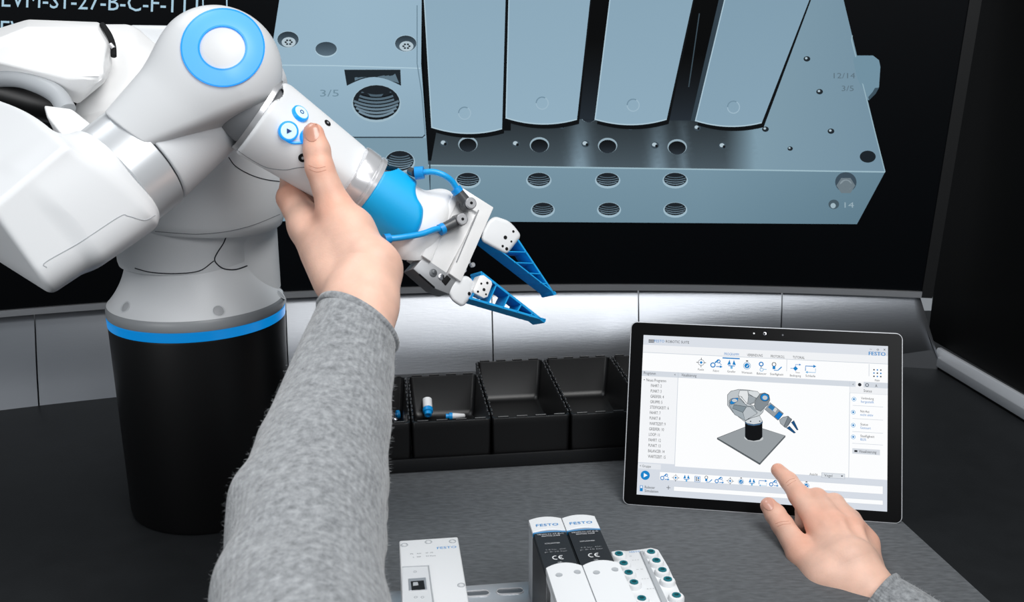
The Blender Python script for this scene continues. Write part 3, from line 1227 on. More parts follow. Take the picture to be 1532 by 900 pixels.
def adapter(p):
    d = rcf(p, E_ + A * 0.01, E_ + A * 0.05, 0.0305, 0.0275, Cv, 0.95)
    g0 = GC - A * 0.012
    fl_ = rcf(p, g0 - Bv * 0.030, g0 + Bv * 0.030, 0.0125, 0.0125, Cv, 1.5)
    d = smin(d, fl_, 0.022)
    return smax(d, half(p, GC, A), 0.002)


obj('gripper_adapter', sdf_mesh(adapter, E_ - [0.06, 0.06, 0.06], GC + [0.07, 0.07, 0.06], 0.0015), white2, robot)

# ---- gripper: local frame A (forward), Bv (down-left), Cv (towards the viewer)
FP = GC + Cv * 0.019           # front plane of the body


def lp(x, y, c=0.0):
    return onplane(x, y, FP + Cv * c, Cv)


grip = obj('gripper_body', prism([lp(*q_) for q_ in ((671, 300), (693, 288), (722, 306), (668, 409), (634, 386))], -Cv * 0.034, 0.0012, 2), white2, robot)
obj('end_block', prism([lp(*q_) for q_ in ((634, 384), (668, 407), (684, 417), (672, 440), (652, 432), (618, 402))], -Cv * 0.024, 0.001, 2), mat('end_block_metal', (150, 152, 155), 0.4, metal=0.3), grip)
obj('rear_plate', prism([lp(*q_, 0.003) for q_ in ((678, 291), (686, 297), (645, 391), (631, 382))], -Cv * 0.038, 0.0008, 2), white2, grip)
obj('front_plate', prism([lp(*q_, 0.003) for q_ in ((690, 279), (739, 310), (690, 421), (672, 409), (714, 318), (684, 299))], -Cv * 0.038, 0.001, 2), white2, grip, label='white angled front plate')
obj('plate_slot', tube([lp(683, 392, 0.0032), lp(716, 314, 0.0032)], 0.0006, 8), mat('slot_grey', (150, 152, 155), 0.6), grip)
for x, y, r in ((640, 398, 6), (652, 404, 4.5), (641, 397, 3.2)):
    obj('bearing', lathe([(r * 0.9 / F, 0.0), (r * 0.9 / F, 0.0006 + 0.0002 * (6 - r)), (r * 0.7 / F, 0.0008 + 0.0002 * (6 - r))], lp(x + 8, y + 10), nrm(Cv), 24), darkmetal if r != 4.5 else chrome, grip)
obj('cable_slot', tube([lp(627, 410, 0.0004), lp(650, 430, 0.0004)], 0.0008, 8), holem, grip)
obj('port', prism([lp(*q_, 0.0008) for q_ in ((661, 420), (669, 411), (675, 417), (667, 427))], -Cv * 0.002, 0.0003), holem, grip)
# jaws
jaw1 = obj('jaw', hull([lp(*q_, c) for c in (0.002, -0.026) for q_ in ((740, 323), (761, 330), (772, 341), (780, 353), (758, 381), (719, 360), (722, 345), (730, 330))], 0.0036, 5), white, robot, label='upper curved white finger mount')
jaw2 = obj('jaw', hull([lp(*q_, c) for c in (0.0, -0.026) for q_ in ((684, 416), (697, 411), (709, 420), (706, 442), (692, 460), (676, 450), (669, 436), (673, 424))], 0.0045, 5), white, robot, label='lower curved white finger mount')
tj = bvh(jaw1.data)
for x, y, r in ((756, 355, 3.0), (768, 346, 2.0), (758, 372, 2.6), (752, 368, 2.0), (765, 361, 1.6)):
    g = hit(tj, x, y)
    if g:
        obj('pin_hole', lathe([(r * .9 / F, 0), (r * .9 / F, 0.0003)], g[0], g[1], 16), holem, jaw1)
tj2 = bvh(jaw2.data)
g = hit(tj2, 702, 439)
if g:
    obj('pin_hole', lathe([(2.8 * .9 / F, 0), (2.8 * .9 / F, 0.0003)], g[0], g[1], 16), holem, jaw2)
for x, y in ((700, 391), (694, 404), (707, 396)):
    obj('small_screw', lathe([(0.0022, -0.002), (0.0022, 0.0012), (0.0016, 0.0018)], lp(x, y, -0.004), Cv, 16), silver, grip)


def finger(o1, o2, tip, nose_w, label, c=0.0, wd=0.0225):
    """flexible rib finger: o1 outer root, o2 inner root, tip"""
    o1, o2, tp = lp(*o1, c), lp(*o2, c), lp(*tip, c)
    V_ = -Cv * wd
    r = obj('gripper_finger', prism_strip([o1, tp], nrm(o2 - o1), 0.0022, V_), bluef, robot, label=label)
    obj('finger_strip', prism_strip([o2, tp], nrm(o1 - o2), 0.0022, V_), bluef, r)
    for t in (0.0, 0.22, 0.42, 0.61, 0.79):
        a = o1 + (tp - o1) * (t + 0.015)
        b = o2 + (tp - o2) * (t * 0.97 + 0.015)
        obj('finger_rib', prism_strip([a, b], nrm(tp - o1), 0.0014, V_ * 0.96 - Cv * 0.0004), bluef, r)
    obj('finger_tip', tube([tp - nrm(tp - (o1 + o2) / 2) * 0.0015 + V_ * 0.0, tp - nrm(tp - (o1 + o2) / 2) * 0.0015 + V_], 0.0018, 16), bluef, r)
    return r


def prism_strip(pp, side, th, V_):
    a, b = pp
    return prism([a, b, b + side * th, a + side * th], V_, 0.0003, 1)


f1 = finger((775, 356), (722, 355), (831, 440), 3, 'upper blue ribbed gripper finger')
f2 = finger((720, 405), (702, 447), (816, 480), 3, 'lower blue ribbed gripper finger', 0.0)
tab2 = obj('finger_clamp', prism([lp(*q_, 0.0012) for q_ in ((718, 412), (724, 411), (736, 420), (737, 425), (730, 444), (724, 446), (709, 438), (708, 433))], -Cv * 0.012, 0.001, 2), white2, f2, label='white clamp plate with small holes')
for x, y, r in ((729, 423, 2), (724, 433, 2.4), (720, 424, 1.6), (715, 436, 1.8), (727, 440, 1.5)):
    obj('clamp_hole', lathe([(r * .9 / F, 0.0), (r * .9 / F, 0.0003)], lp(x, y, 0.0012), Cv, 12), holem, f2)
# ---- air fittings and hoses
fd = mat('fitting_black', (70, 72, 74), 0.35)
nutm = mat('nut_blue', (0, 145, 220), 0.4)
hoses = []
for (cx, cy), (nx, ny) in (((704, 304), (686, 288)), ((691, 328), (664, 341))):
    top, nut = lp(cx, cy, 0.016), lp(nx, ny, 0.010)
    body = obj('air_fitting', tube([top - Cv * 0.012, top - Cv * 0.001], [0.0060, 0.0055], 24), fd, grip)
    obj('fitting_cap', lathe([(0.0048, -0.001), (0.0052, 0), (0.0052, 0.0012), (0.0044, 0.0018), (0.0016, 0.0018)], top, Cv, 28), silver, body)
    obj('fitting_hole', lathe([(0.0014, 0.0018), (0.0014, 0.002)], top, Cv, 12), holem, body)
    obj('fitting_elbow', tube([top - Cv * 0.006, nut], [0.0054, 0.0046], 24), fd, body)
    obj('fitting_nut', tube([nut, nut + nrm(nut - (top - Cv * 0.006)) * 0.0045], [0.0052, 0.0052], 12), nutm, body)
    hoses.append(nut)
hosem = mat('blue_hose', (20, 162, 232), 0.35)
c1 = lp(621, 259, 0.004)
obj('hose_port', tube([lp(614, 256, -0.004), c1], 0.0036, 16), fd, robot)
obj('hose_nut', tube([c1, lp(634, 258, 0.008)], [0.0058, 0.0056], 14), nutm, robot)
obj('air_hose', tube(spline([lp(632, 258, 0.007), lp(648, 257, 0.011), lp(664, 262, 0.014), lp(677, 272, 0.013), hoses[0]], 8), 0.0027, 14), hosem, robot, label='upper curved blue air hose')
obj('hose_nut', tube([lp(575, 358, 0.014), lp(584, 356, 0.014)], [0.0048, 0.0042], 14), nutm, robot)
obj('air_hose', tube(spline([lp(578, 357, 0.014), lp(600, 355, 0.016), lp(630, 350, 0.015), lp(650, 343, 0.013), hoses[1]], 8), 0.0027, 14), hosem, robot, label='lower blue air hose beside the hand')

# ================================================================== PERSON: hands and sleeves
skin = mat('skin', (228, 186, 166), 0.48, spec=0.4, bump=0.15, bscale=600, vary=0.09, vscale=45, sss=0.12)
# redder knuckles and finger ends vary gently over the skin
nailm = mat('nail', (212, 158, 140), 0.28, spec=0.5, coat=0.3)
person = thing('person', 'person in a grey wool sweater, one hand gripping the robot wrist, one tapping', 'person', tuple(P(900, 1100, 0.55)))


def sdfhand(prims, k):
    def f(p):
        d = None
        for kk, fn in prims:
            v = fn(p)
            d = v if d is None else smin(d, v, kk)
        return d
    return f


def seg(a, b, ra, rb):
    return lambda p: rc(p, a, b, ra, rb)


def sg(a, b, ra, rb, n, fl):
    return lambda p: rcf(p, a, b, ra, rb, n, fl)


def blush(me, spots):
    n = len(me.vertices)
    co = np.empty(n * 3, np.float32)
    me.vertices.foreach_get('co', co)
    co = co.reshape(-1, 3)
    v = np.zeros(n, np.float32)
    for c_, r_ in spots:
        v = np.maximum(v, np.exp(-((co - np.asarray(c_, np.float32)) ** 2).sum(1) / (r_ * r_)))
    a = me.color_attributes.new('Blush', 'FLOAT_COLOR', 'POINT')
    a.data.foreach_set('color', np.repeat(v[:, None], 4, 1).astype(np.float32).ravel())


_nt = skin.node_tree
_b = _nt.nodes['Principled BSDF']
_src = _b.inputs['Base Color'].links[0].from_socket
_mx = _nt.nodes.new('ShaderNodeMix')
_mx.data_type = 'RGBA'
_mx.blend_type = 'MULTIPLY'
_at = _nt.nodes.new('ShaderNodeAttribute')
_at.attribute_name = 'Blush'
_nt.links.new(_at.outputs['Fac'], _mx.inputs[0])
_nt.links.new(_src, _mx.inputs[6])
_mx.inputs[7].default_value = (0.98, 0.74, 0.66, 1)
_nt.links.new(_mx.outputs[2], _b.inputs['Base Color'])
# ---- left hand
gt = hit(tw, 470, 203)
ds = depth(gt[0])
Tt, Ti, Tm, Tc = P(469, 200, ds - 0.0075), P(478, 250, ds - 0.010), P(503, 318, ds - 0.006), P(545, 392, 0.800)
Wr = P(541, 452, 0.776)
Fa = P(527, 540, 0.735)
Im, Ip, Id, It = P(462, 338, 0.848), P(435, 296, 0.872), P(436, 268, 0.900), P(460, 262, 0.915)
Mm, Mp, Md, Mt = P(492, 356, 0.872), P(462, 306, 0.902), P(470, 282, 0.928), P(496, 274, 0.930)
Rm, Rp, Rd, Rt = P(522, 372, 0.884), P(497, 324, 0.920), P(504, 298, 0.940), P(528, 290, 0.938)
Lm, Lp, Ld, Lt = P(550, 390, 0.886), P(530, 348, 0.916), P(536, 324, 0.934), P(556, 314, 0.932)
hn_l = nrm(TO * 0.9 - RT * 0.3)
prL = [(0.004, sg(Fa, Wr, 0.029, 0.0265, TO, 0.8)),
       (0.012, sg(Wr, P(556, 400, 0.792), 0.0265, 0.0225, TO, 0.85)),
       (0.014, seg(P(520, 440, 0.792), P(497, 370, 0.822), 0.0170, 0.0205)),
       (0.014, seg(P(556, 408, 0.800), P(524, 345, 0.818), 0.0215, 0.0190)),
       (0.010, seg(P(524, 345, 0.818), Tm, 0.0175, 0.0150)),
       (0.008, seg(Tm, Ti, 0.0145, 0.0112)),
       (0.004, seg(Ti, P(474, 225, ds - 0.0088), 0.0112, 0.0106)),
       (0.004, seg(P(474, 225, ds - 0.0088), Tt, 0.0106, 0.0088)),
       (0.012, seg(P(500, 420, 0.805), Im, 0.0165, 0.0170)),
       (0.008, seg(Im, Ip, 0.0155, 0.0125)), (0.003, seg(Ip, Id, 0.0115, 0.0095)), (0.003, seg(Id, It, 0.0095, 0.0080)),
       (0.012, seg(P(530, 430, 0.815), Mm, 0.0170, 0.0140)),
       (0.005, seg(Mm, Mp, 0.0125, 0.0108)), (0.003, seg(Mp, Md, 0.0108, 0.0095)), (0.003, seg(Md, Mt, 0.0092, 0.0080)),
       (0.012, seg(P(550, 430, 0.82), Rm, 0.0160, 0.0130)),
       (0.005, seg(Rm, Rp, 0.0115, 0.0102)), (0.003, seg(Rp, Rd, 0.0100, 0.0090)), (0.003, seg(Rd, Rt, 0.0088, 0.0076)),
       (0.012, seg(P(560, 430, 0.82), Lm, 0.0150, 0.0120)),
       (0.005, seg(Lm, Lp, 0.0105, 0.0092)), (0.003, seg(Lp, Ld, 0.0092, 0.0082)), (0.003, seg(Ld, Lt, 0.0080, 0.0070))]
ptsL = np.array([Fa, Wr, Tt, Im, It, Mt, Rt, Lt, Lm, Tc])
lh = obj('hand', sdf_mesh(sdfhand(prL, 0), ptsL.min(0) - 0.04, ptsL.max(0) + 0.04, 0.0014), skin, person, label='left hand gripping the robot wrist, thumb on the buttons')
tl = bvh(lh.data)
obj('thumbnail', patch(tl, 466.5, 196.5, 11, 15.5, 0.0005, rot=-0.12, seg=28, rings=5, thick=0.0008), mat('nail_shaded', (196, 142, 122), 0.3, spec=0.5, coat=0.3), lh)
blush(lh.data, [(Tt, 0.016), (Ti, 0.014), (Ip, 0.02), (Tm, 0.02)])
for cp in ([(462, 247), (474, 251), (487, 249)], [(463, 253), (475, 257), (488, 254)]):
    seam(tl, cp, 0.00022, lh, mat('skin_crease', (196, 138, 116), 0.7), name='crease')


# ---- right hand, in front of the tablet
TBX, TBY, TBT, TBW = 0.26467078, 0.96924071, 0.43823576, -0.15227238
RTab = np.array(Matrix.Rotation(TBW, 3, 'Z') @ Matrix.Rotation(-TBT, 3, 'X'))
tO = np.array([TBX, TBY, 0.0011])
tN = -RTab[:, 1]                      # out of the screen


def dtab(x, y):
    return depth(onplane(x, y, tO, tN))


d0 = dtab(1160, 700)
print('tablet depth', d0)
rT, rD, rP, rM = P(1164, 703, d0 - 0.013), P(1180, 719, d0 - 0.026), P(1196, 741, d0 - 0.043), P(1226, 786, d0 - 0.078)
dM = d0 - 0.078
mP, mM = P(1222, 746, dM + 0.028), P(1250, 786, dM - 0.006)
mD, mT = P(1204, 764, dM + 0.040), P(1200, 786, dM + 0.034)
pP, pM = P(1248, 753, dM + 0.022), P(1276, 792, dM - 0.006)
pD, pT = P(1232, 778, dM + 0.040), P(1230, 798, dM + 0.036)
qP, qM = P(1274, 777, dM + 0.014), P(1295, 812, dM - 0.003)
qD, qT = P(1262, 798, dM + 0.032), P(1258, 814, dM + 0.030)
thT, thI, thM, thC = P(1150, 756, d0 - 0.045), P(1171, 785, d0 - 0.062), P(1200, 830, d0 - 0.092), P(1236, 866, d0 - 0.120)
rW = P(1298, 892, d0 - 0.135)
rF = P(1360, 945, d0 - 0.165)
bn = nrm(TO * 0.8 + RT * 0.15 + UP * 0.3)
prR = [(0.004, sg(rF, rW, 0.030, 0.0265, TO, 0.78)),
       (0.010, sg(rW, P(1272, 848, d0 - 0.118), 0.0265, 0.0290, TO, 0.75)),
       (0.012, seg(P(1256, 850, d0 - 0.115), rM, 0.0170, 0.0132)),
       (0.010, seg(P(1272, 850, d0 - 0.116), mM, 0.0165, 0.0135)),
       (0.010, seg(P(1290, 856, d0 - 0.114), pM, 0.0160, 0.0128)),
       (0.010, seg(P(1302, 866, d0 - 0.112), qM, 0.0160, 0.0120)),
       (0.005, seg(rM, rP, 0.0128, 0.0108)), (0.004, seg(rP, rD, 0.0108, 0.0092)), (0.003, seg(rD, rT, 0.0090, 0.0074)),
       (0.004, seg(mM, mP, 0.0125, 0.0112)), (0.003, seg(mP, mD, 0.0108, 0.0094)), (0.003, seg(mD, mT, 0.0092, 0.0080)),
       (0.004, seg(pM, pP, 0.0118, 0.0106)), (0.003, seg(pP, pD, 0.0100, 0.0090)), (0.003, seg(pD, pT, 0.0088, 0.0078)),
       (0.010, seg(qM, qP, 0.0108, 0.0094)), (0.003, seg(qP, qD, 0.0090, 0.0082)), (0.003, seg(qD, qT, 0.0080, 0.0070)),
       (0.010, seg(rW, thC, 0.0210, 0.0190)),
       (0.012, seg(thC, thM, 0.0190, 0.0142)), (0.006, seg(thM, thI, 0.0135, 0.0110)), (0.003, seg(thI, P(1160, 769, d0 - 0.052), 0.0110, 0.0106)), (0.003, seg(P(1160, 769, d0 - 0.052), thT, 0.0104, 0.0086))]
for m0_, m1_, r_ in ((P(1262, 850, d0 - 0.118), rM, 0.0150), (P(1278, 850, d0 - 0.119), mM, 0.0152), (P(1294, 856, d0 - 0.117), pM, 0.0146)):
    o_ = bn * (r_ - 0.0018)
    prR.append((0.0045, seg(m0_ + o_, m1_ + o_ * 0.92, 0.0026, 0.0042)))
ptsR = np.array([rT, rM, qM, thT, thC, rW, rF, qT])
rh = obj('hand', sdf_mesh(sdfhand(prR, 0), ptsR.min(0) - 0.04, ptsR.max(0) + 0.04, 0.0013), skin, person, label='right hand with the index finger touching the tablet screen')
tr_ = bvh(rh.data)
blush(rh.data, [(rT, 0.012), (rD, 0.010), (rP, 0.012), (rM, 0.018), (mM, 0.016), (pM, 0.016), (qM, 0.016), (thT, 0.014), (thI, 0.013), (thM, 0.018), (mP, 0.012)])
obj('thumbnail', patch(tr_, 1149, 753, 7.5, 11.0, 0.0005, rot=-0.55, seg=28, rings=5), nailm, rh)
for cp in ([(1160, 783), (1169, 780), (1180, 779)], [(1163, 787), (1172, 784), (1183, 783)], [(1176, 722), (1182, 717), (1189, 715)], [(1178, 726), (1185, 721), (1191, 718)]):
    seam(tr_, cp, 0.00022, rh, MATS['skin_crease'], name='crease')

# ---- sleeves
wool = bpy.data.materials.new('grey_wool')
wool.use_nodes = True
nt = wool.node_tree
b = nt.nodes['Principled BSDF']
b.inputs['Roughness'].default_value = 0.95
b.inputs['Specular IOR Level'].default_value = 0.1
b.inputs['Sheen Weight'].default_value = 0.35
b.inputs['Sheen Roughness'].default_value = 0.5
uvn = nt.nodes.new('ShaderNodeUVMap')
mp = nt.nodes.new('ShaderNodeMapping')
mp.inputs['Scale'].default_value = (1, 1, 1)
nt.links.new(uvn.outputs[0], mp.inputs[0])
n1 = nt.nodes.new('ShaderNodeTexNoise')
n1.inputs['Scale'].default_value = 330
n1.inputs['Detail'].default_value = 6
n1.inputs['Roughness'].default_value = 0.7
tcn = nt.nodes.new('ShaderNodeTexCoord')
nt.links.new(tcn.outputs['Object'], n1.inputs['Vector'])
n2 = nt.nodes.new('ShaderNodeTexNoise')
n2.inputs['Scale'].default_value = 190
n2.inputs['Detail'].default_value = 3
nt.links.new(tcn.outputs['Object'], n2.inputs['Vector'])
mx = nt.nodes.new('ShaderNodeMath')
mx.operation = 'ADD'
mu = nt.nodes.new('ShaderNodeMath')
mu.operation = 'MULTIPLY'
mu.inputs[1].default_value = 0.5
nt.links.new(n1.outputs['Fac'], mx.inputs[0])
nt.links.new(n2.outputs['Fac'], mx.inputs[1])
nt.links.new(mx.outputs[0], mu.inputs[0])
rp = nt.nodes.new('ShaderNodeValToRGB')
rp.color_ramp.elements[0].position = 0.30
rp.color_ramp.elements[1].position = 0.72
rp.color_ramp.elements[0].color = (*lin((98, 101, 104)), 1)
rp.color_ramp.elements[1].color = (*lin((172, 175, 178)), 1)
nt.links.new(mu.outputs[0], rp.inputs[0])
nt.links.new(rp.outputs[0], b.inputs['Base Color'])
wv = nt.nodes.new('ShaderNodeTexWave')
wv.bands_direction = 'X'
wv.inputs['Scale'].default_value = 1.0
wv.inputs['Distortion'].default_value = 1.5
wv.inputs['Detail'].default_value = 2
nt.links.new(mp.outputs[0], wv.inputs['Vector'])
ad = nt.nodes.new('ShaderNodeMath')
ad.operation = 'MULTIPLY_ADD'
ad.inputs[1].default_value = 0.5
nt.links.new(wv.outputs['Fac'], ad.inputs[0])
nt.links.new(n1.outputs['Fac'], ad.inputs[2])
bp = nt.nodes.new('ShaderNodeBump')
bp.inputs['Strength'].default_value = 0.45
bp.inputs['Distance'].default_value = 0.0012
nt.links.new(ad.outputs[0], bp.inputs['Height'])
nt.links.new(bp.outputs[0], b.inputs['Normal'])


def vnoise(seed):
    r = random.Random(seed)
    comps = [(r.uniform(1, 4), r.uniform(-8, 8), r.uniform(0, 6.28), r.uniform(0.5, 1)) for _ in range(7)]
    return lambda a, s: sum(w_ * math.sin(round(fa_) * a + fs * s + ph) for fa_, fs, ph, w_ in comps) / 3.0


def sleeve(name, ctr, cuffn, label, seed, folds, nseg=96, step=0.004):
    """ctr: list of (centre, half width, half thickness, side direction)"""
    cs = spline([c[0] for c in ctr], 20)
    ws = spline([(c[1], c[2], 0) for c in ctr], 20)
    sd = spline([c[3] for c in ctr], 20)
    vn = vnoise(seed)
    # sections turn from the slanted cuff plane to the arm's own cross section
    rings, uvs = [], []
    L = 0
    for i, c in enumerate(cs):
        if i:
            L += np.linalg.norm(cs[i] - cs[i - 1])
        t = nrm(cs[min(i + 1, len(cs) - 1)] - cs[max(0, i - 1)])
        k = max(0, 1 - L / 0.05)
        t = nrm(t * (1 - k) + nrm(cuffn) * k)
        u = nrm(sd[i] - t * (sd[i] @ t))
        v = np.cross(t, u)
        row = []
        for j in range(nseg):
            a = 2 * math.pi * j / nseg
            amp = 0.0006 + min(0.0016, L * 0.008)
            dd = vn(a, L * 14) * amp * min(1, L / 0.02)
            for (s0, a0, sl, am, wd) in folds:
                x_ = (L - s0 - sl * math.sin(a - a0)) / wd
                dd += am * math.exp(-x_ * x_) * max(0, math.cos((a - a0) * 0.5)) ** 2
            row.append(c + u * math.cos(a) * (ws[i][0] + dd) + v * math.sin(a) * (ws[i][1] + dd))
        rings.append(row)
        uvs.append(L)
    # rolled cuff edge then the inside
    t = nrm(cuffn)
    first = rings[0]
    c0 = sum(first) / len(first)
    inner = []
    roll = []
    for k, (o_, s_) in enumerate(((-0.030, -0.0045), (-0.012, -0.0040), (0.0005, -0.0035), (0.0024, -0.0015), (0.0018, 0.0008))):
        pass
    pre = []
    for adv, sh in ((0.008, -0.0050), (0.004, -0.0042), (0.0012, -0.0034), (-0.0018, -0.0022), (-0.0030, 0.0000), (-0.0018, 0.0022), (0.0008, 0.0022), (0.0030, 0.0004)):
        pre.append([p + t * adv + nrm(p - c0) * sh for p in first])
    bm = bmesh.new()
    allr = pre + rings[1:]
    loft(allr, caps=False, bm=bm)
    bm.faces.new([v for v in bm.verts][-nseg:])
    uv = bm.loops.layers.uv.new('UVMap')
    bm.verts.ensure_lookup_table()
    bm.verts.index_update()
    LL = [-.02] * len(pre) + uvs[1:]
    for f_ in bm.faces:
        for lp_ in f_.loops:
            i = lp_.vert.index
            lp_[uv].uv = (i % nseg / nseg * 130 * 0.16, LL[i // nseg] * 40)
    return obj(name, bm, wool, person, label=label, smooth=80), rings


sl1, ringsL = sleeve('sleeve', [
    (P(534, 486, 0.760), 0.0342, 0.0315, RT), (P(512, 560, 0.722), 0.0370, 0.0345, RT), (P(488, 660, 0.665), 0.0425, 0.040, RT),
    (P(462, 770, 0.600), 0.0465, 0.045, RT), (P(452, 880, 0.545), 0.0465, 0.047, RT), (P(450, 1010, 0.480), 0.047, 0.048, RT), (P(455, 1150, 0.42), 0.048, 0.05, RT)],
    nrm(P(512, 560, 0.725) - P(540, 470, 0.775) - UP * 0.02 + RT * -0.035), 'left grey sleeve with a rolled knitted cuff', 3,
    [(0.16, 4.7, 0.03, 0.0030, 0.008), (0.20, 4.9, 0.04, -0.0045, 0.010), (0.235, 4.6, 0.05, 0.0045, 0.012), (0.27, 4.5, 0.03, -0.0045, 0.012)])
sl2, ringsR = sleeve('sleeve', [
    (P(1312, 904, d0 - 0.143), 0.0330, 0.0285, UP), (P(1362, 942, d0 - 0.163), 0.0370, 0.033, UP), (P(1440, 1000, d0 - 0.21), 0.041, 0.038, UP), (P(1540, 1090, d0 - 0.28), 0.045, 0.043, UP)],
    nrm(P(1362, 942, d0 - 0.163) - P(1312, 904, d0 - 0.143)), 'right grey sleeve with a knitted cuff', 8, [])

# loose wool fibres standing off the knit
rnd = random.Random(5)
for nm, rings, par, cnt in (('wool_fuzz', ringsL, sl1, 9000), ('wool_fuzz', ringsR, sl2, 3500)):
    V_, F_ = [], []
    for _ in range(cnt):
        i = rnd.randrange(1, len(rings) - 2)
        j = rnd.randrange(len(rings[0]))
        p = rings[i][j]
        c = sum(rings[i][k] for k in range(0, 96, 24)) / 4
        n = nrm(p - c)
        if n @ TO < -0.35:
            continue
        p = p + (rings[i + 1][j] - p) * rnd.random() + (rings[i][(j + 1) % 96] - p) * rnd.random() - n * 0.0005
        rv = np.array([rnd.gauss(0, 1) for _ in range(3)])
        ln = rnd.uniform(0.002, 0.0050)
        d1 = nrm(n * 0.8 + rv * 0.6)
        d2 = nrm(d1 + rv[::-1] * 0.7)
        s_ = nrm(np.cross(d1, rv + 0.1)) * 0.00006
        a, m_, e_ = p, p + d1 * ln * 0.5, p + d1 * ln * 0.5 + d2 * ln * 0.5
        k = len(V_)
        V_ += [a - s_, a + s_, m_ + s_, m_ - s_, e_]
        F_ += [(k, k + 1, k + 2, k + 3), (k + 3, k + 2, k + 4)]
    me = bpy.data.meshes.new(nm)
    me.from_pydata([tuple(v) for v in V_], [], F_)
    obj(nm, me, mat('wool_fibre', (165, 168, 171), 0.9, spec=0.1), par, kind='stuff')

# ================================================================== TABLET
TW, TH_ = 0.292, 0.201 * 1.005
tab = thing('tablet_computer', 'black tablet computer in a silver frame, leaning back on the bench, program on screen', 'tablet', tuple(tO))
MT = Matrix.Translation(Vector(tO)) @ Matrix.Rotation(TBW, 4, 'Z') @ Matrix.Rotation(-TBT, 4, 'X')


def tl3(u, v, w):
    """tablet frame: u across, v up the screen, w out of the screen"""
    return np.array(MT @ Vector((u, -w, v)))


def rrect(w_, h0, h1, r, seg=6):
    pts = []
    for cx, cy, a0 in ((w_ / 2 - r, h0 + r, -90), (w_ / 2 - r, h1 - r, 0), (-w_ / 2 + r, h1 - r, 90), (-w_ / 2 + r, h0 + r, 180)):
        for k in range(seg + 1):
            a = math.radians(a0 + 90 * k / seg)
            pts.append((cx + r * math.cos(a), cy + r * math.sin(a)))
    return pts


tcase = mat('tablet_silver_edge', (200, 202, 206), 0.45, metal=0.3)
zoff = 0.0012
e_ = 0.0011
outl = rrect(TW, 0, TH_, 0.0075)
rings = []
for w_, ins in ((-0.0085, 0.004), (-0.0080, 0.002), (-0.0010, 0.0), (-0.0002, 0.0004)):
    rings.append([tl3(*p, w_) for p in rrect(TW - 2 * ins, ins, TH_ - ins, 0.0075)])
obj('case', loft(rings), tcase, tab)
glass = mat('tablet_glass_black', (4, 4, 5), 0.3, spec=0.1)
gl = obj('bezel', prism([tl3(*p, -0.0003) for p in rrect(TW - 2 * e_, e_, TH_ - e_, 0.0062)], tN * 0.0006), glass, tab)
cp_ = onplane(1144, 499, tO, tN)
obj('camera_lens', lathe([(0.0018, 0), (0.0018, 0.0006), (0.0011, 0.0007)], cp_, tN, 24), chrome, gl)
obj('lens_glass', lathe([(0.0010, 0.0007), (0.0008, 0.0009)], cp_, tN, 16), holem, gl)
for x, y, m_ in ((1128, 498.5, white2), (1171, 501, darkmetal)):
    obj('sensor_dot', lathe([(0.0011, 0), (0.0009, 0.0006)], onplane(x, y, tO, tN), tN, 14), m_, gl)
obj('kickstand', prism([tl3(-0.13, 0.10, -0.0088), tl3(0.13, 0.10, -0.0088), np.array(MT @ Vector((0.13, 0, 0))) * [1, 1, 0] + np.array(Matrix.Rotation(TBW, 3, 'Z') @ Vector((0, 0.082, 0))) + [0, 0, 0.0004], np.array(MT @ Vector((-0.13, 0, 0))) * [1, 1, 0] + np.array(Matrix.Rotation(TBW, 3, 'Z') @ Vector((0, 0.082, 0))) + [0, 0, 0.0004]], (0, 0, 0.0012)), tcase, tab)

U = Draw()
# screen corners in picture coordinates; a bilinear frame s,t (0..1) for laying out the program window
SC = [(962.5, 499), (1329.5, 519.5), (1326, 765), (953, 739)]
o3 = [onplane(x, y, tO, tN) for x, y in SC]
inv = np.array(MT.inverted())


def tuv(x, y):
    p = onplane(x, y, tO, tN)
    q = inv @ np.array([*p, 1])
    return q[0], q[2]


cu = [tuv(*c) for c in SC]
UL, UR = (cu[0][0] + cu[3][0]) / 2, (cu[1][0] + cu[2][0]) / 2
VT, VB = (cu[0][1] + cu[1][1]) / 2, (cu[2][1] + cu[3][1]) / 2
print('screen', UL, UR, VT, VB)
S = 1000 / (UR - UL)           # layout units: the screen is 1000 wide
SH = (VT - VB) * S


def X(x, y):
    u, v = tuv(x, y)
    return ((u - UL) * S, (VT - v) * S)


def q4(x0, y0, x1, y1, c):
    U.poly([(x0, y0), (x1, y0), (x1, y1), (x0, y1)], c)


ink, bl, grey = (44, 48, 54), (22, 130, 200), (196, 204, 214)
q4(0, 0, 1000, SH, (252, 253, 254))
hb = X(964, 515.3)[1]
q4(0, 0, 1000, hb, (218, 223, 231))
h2 = X(964, 526.8)[1]
q4(0, hb, 1000, h2, (240, 242, 245))
q4(0, h2 - 1, 1000, h2 + 1, grey)
h3, h4 = X(963, 554)[1], X(963, 561)[1]
q4(0, h3, 1000, h4 + 3, (212, 218, 226))
xl = X(1013, 600)[0]
xr = X(1271, 600)[0]
h5 = X(1100, 703)[1]
q4(0, h4 + 3, xl, h5, (243, 245, 248))
q4(xl - 1, h3, xl + 1, h5, grey)
q4(xr - 1, h3, xr + 1, h5 + 5, grey)
q4(xr, h3, 1000, h4 + 3, (212, 218, 226))
xi0, xi1 = X(1286, 577)[0] - 16, X(1286, 577)[0] + 16
q4(xi0, h3, xi1, h4 + 10, (243, 245, 248))
h6 = X(1270, 587.5)[1]
q4(xr, h4 + 3, 1000, h6, (240, 242, 245))
q4(xr, h6 - 1, 1000, h6, grey)
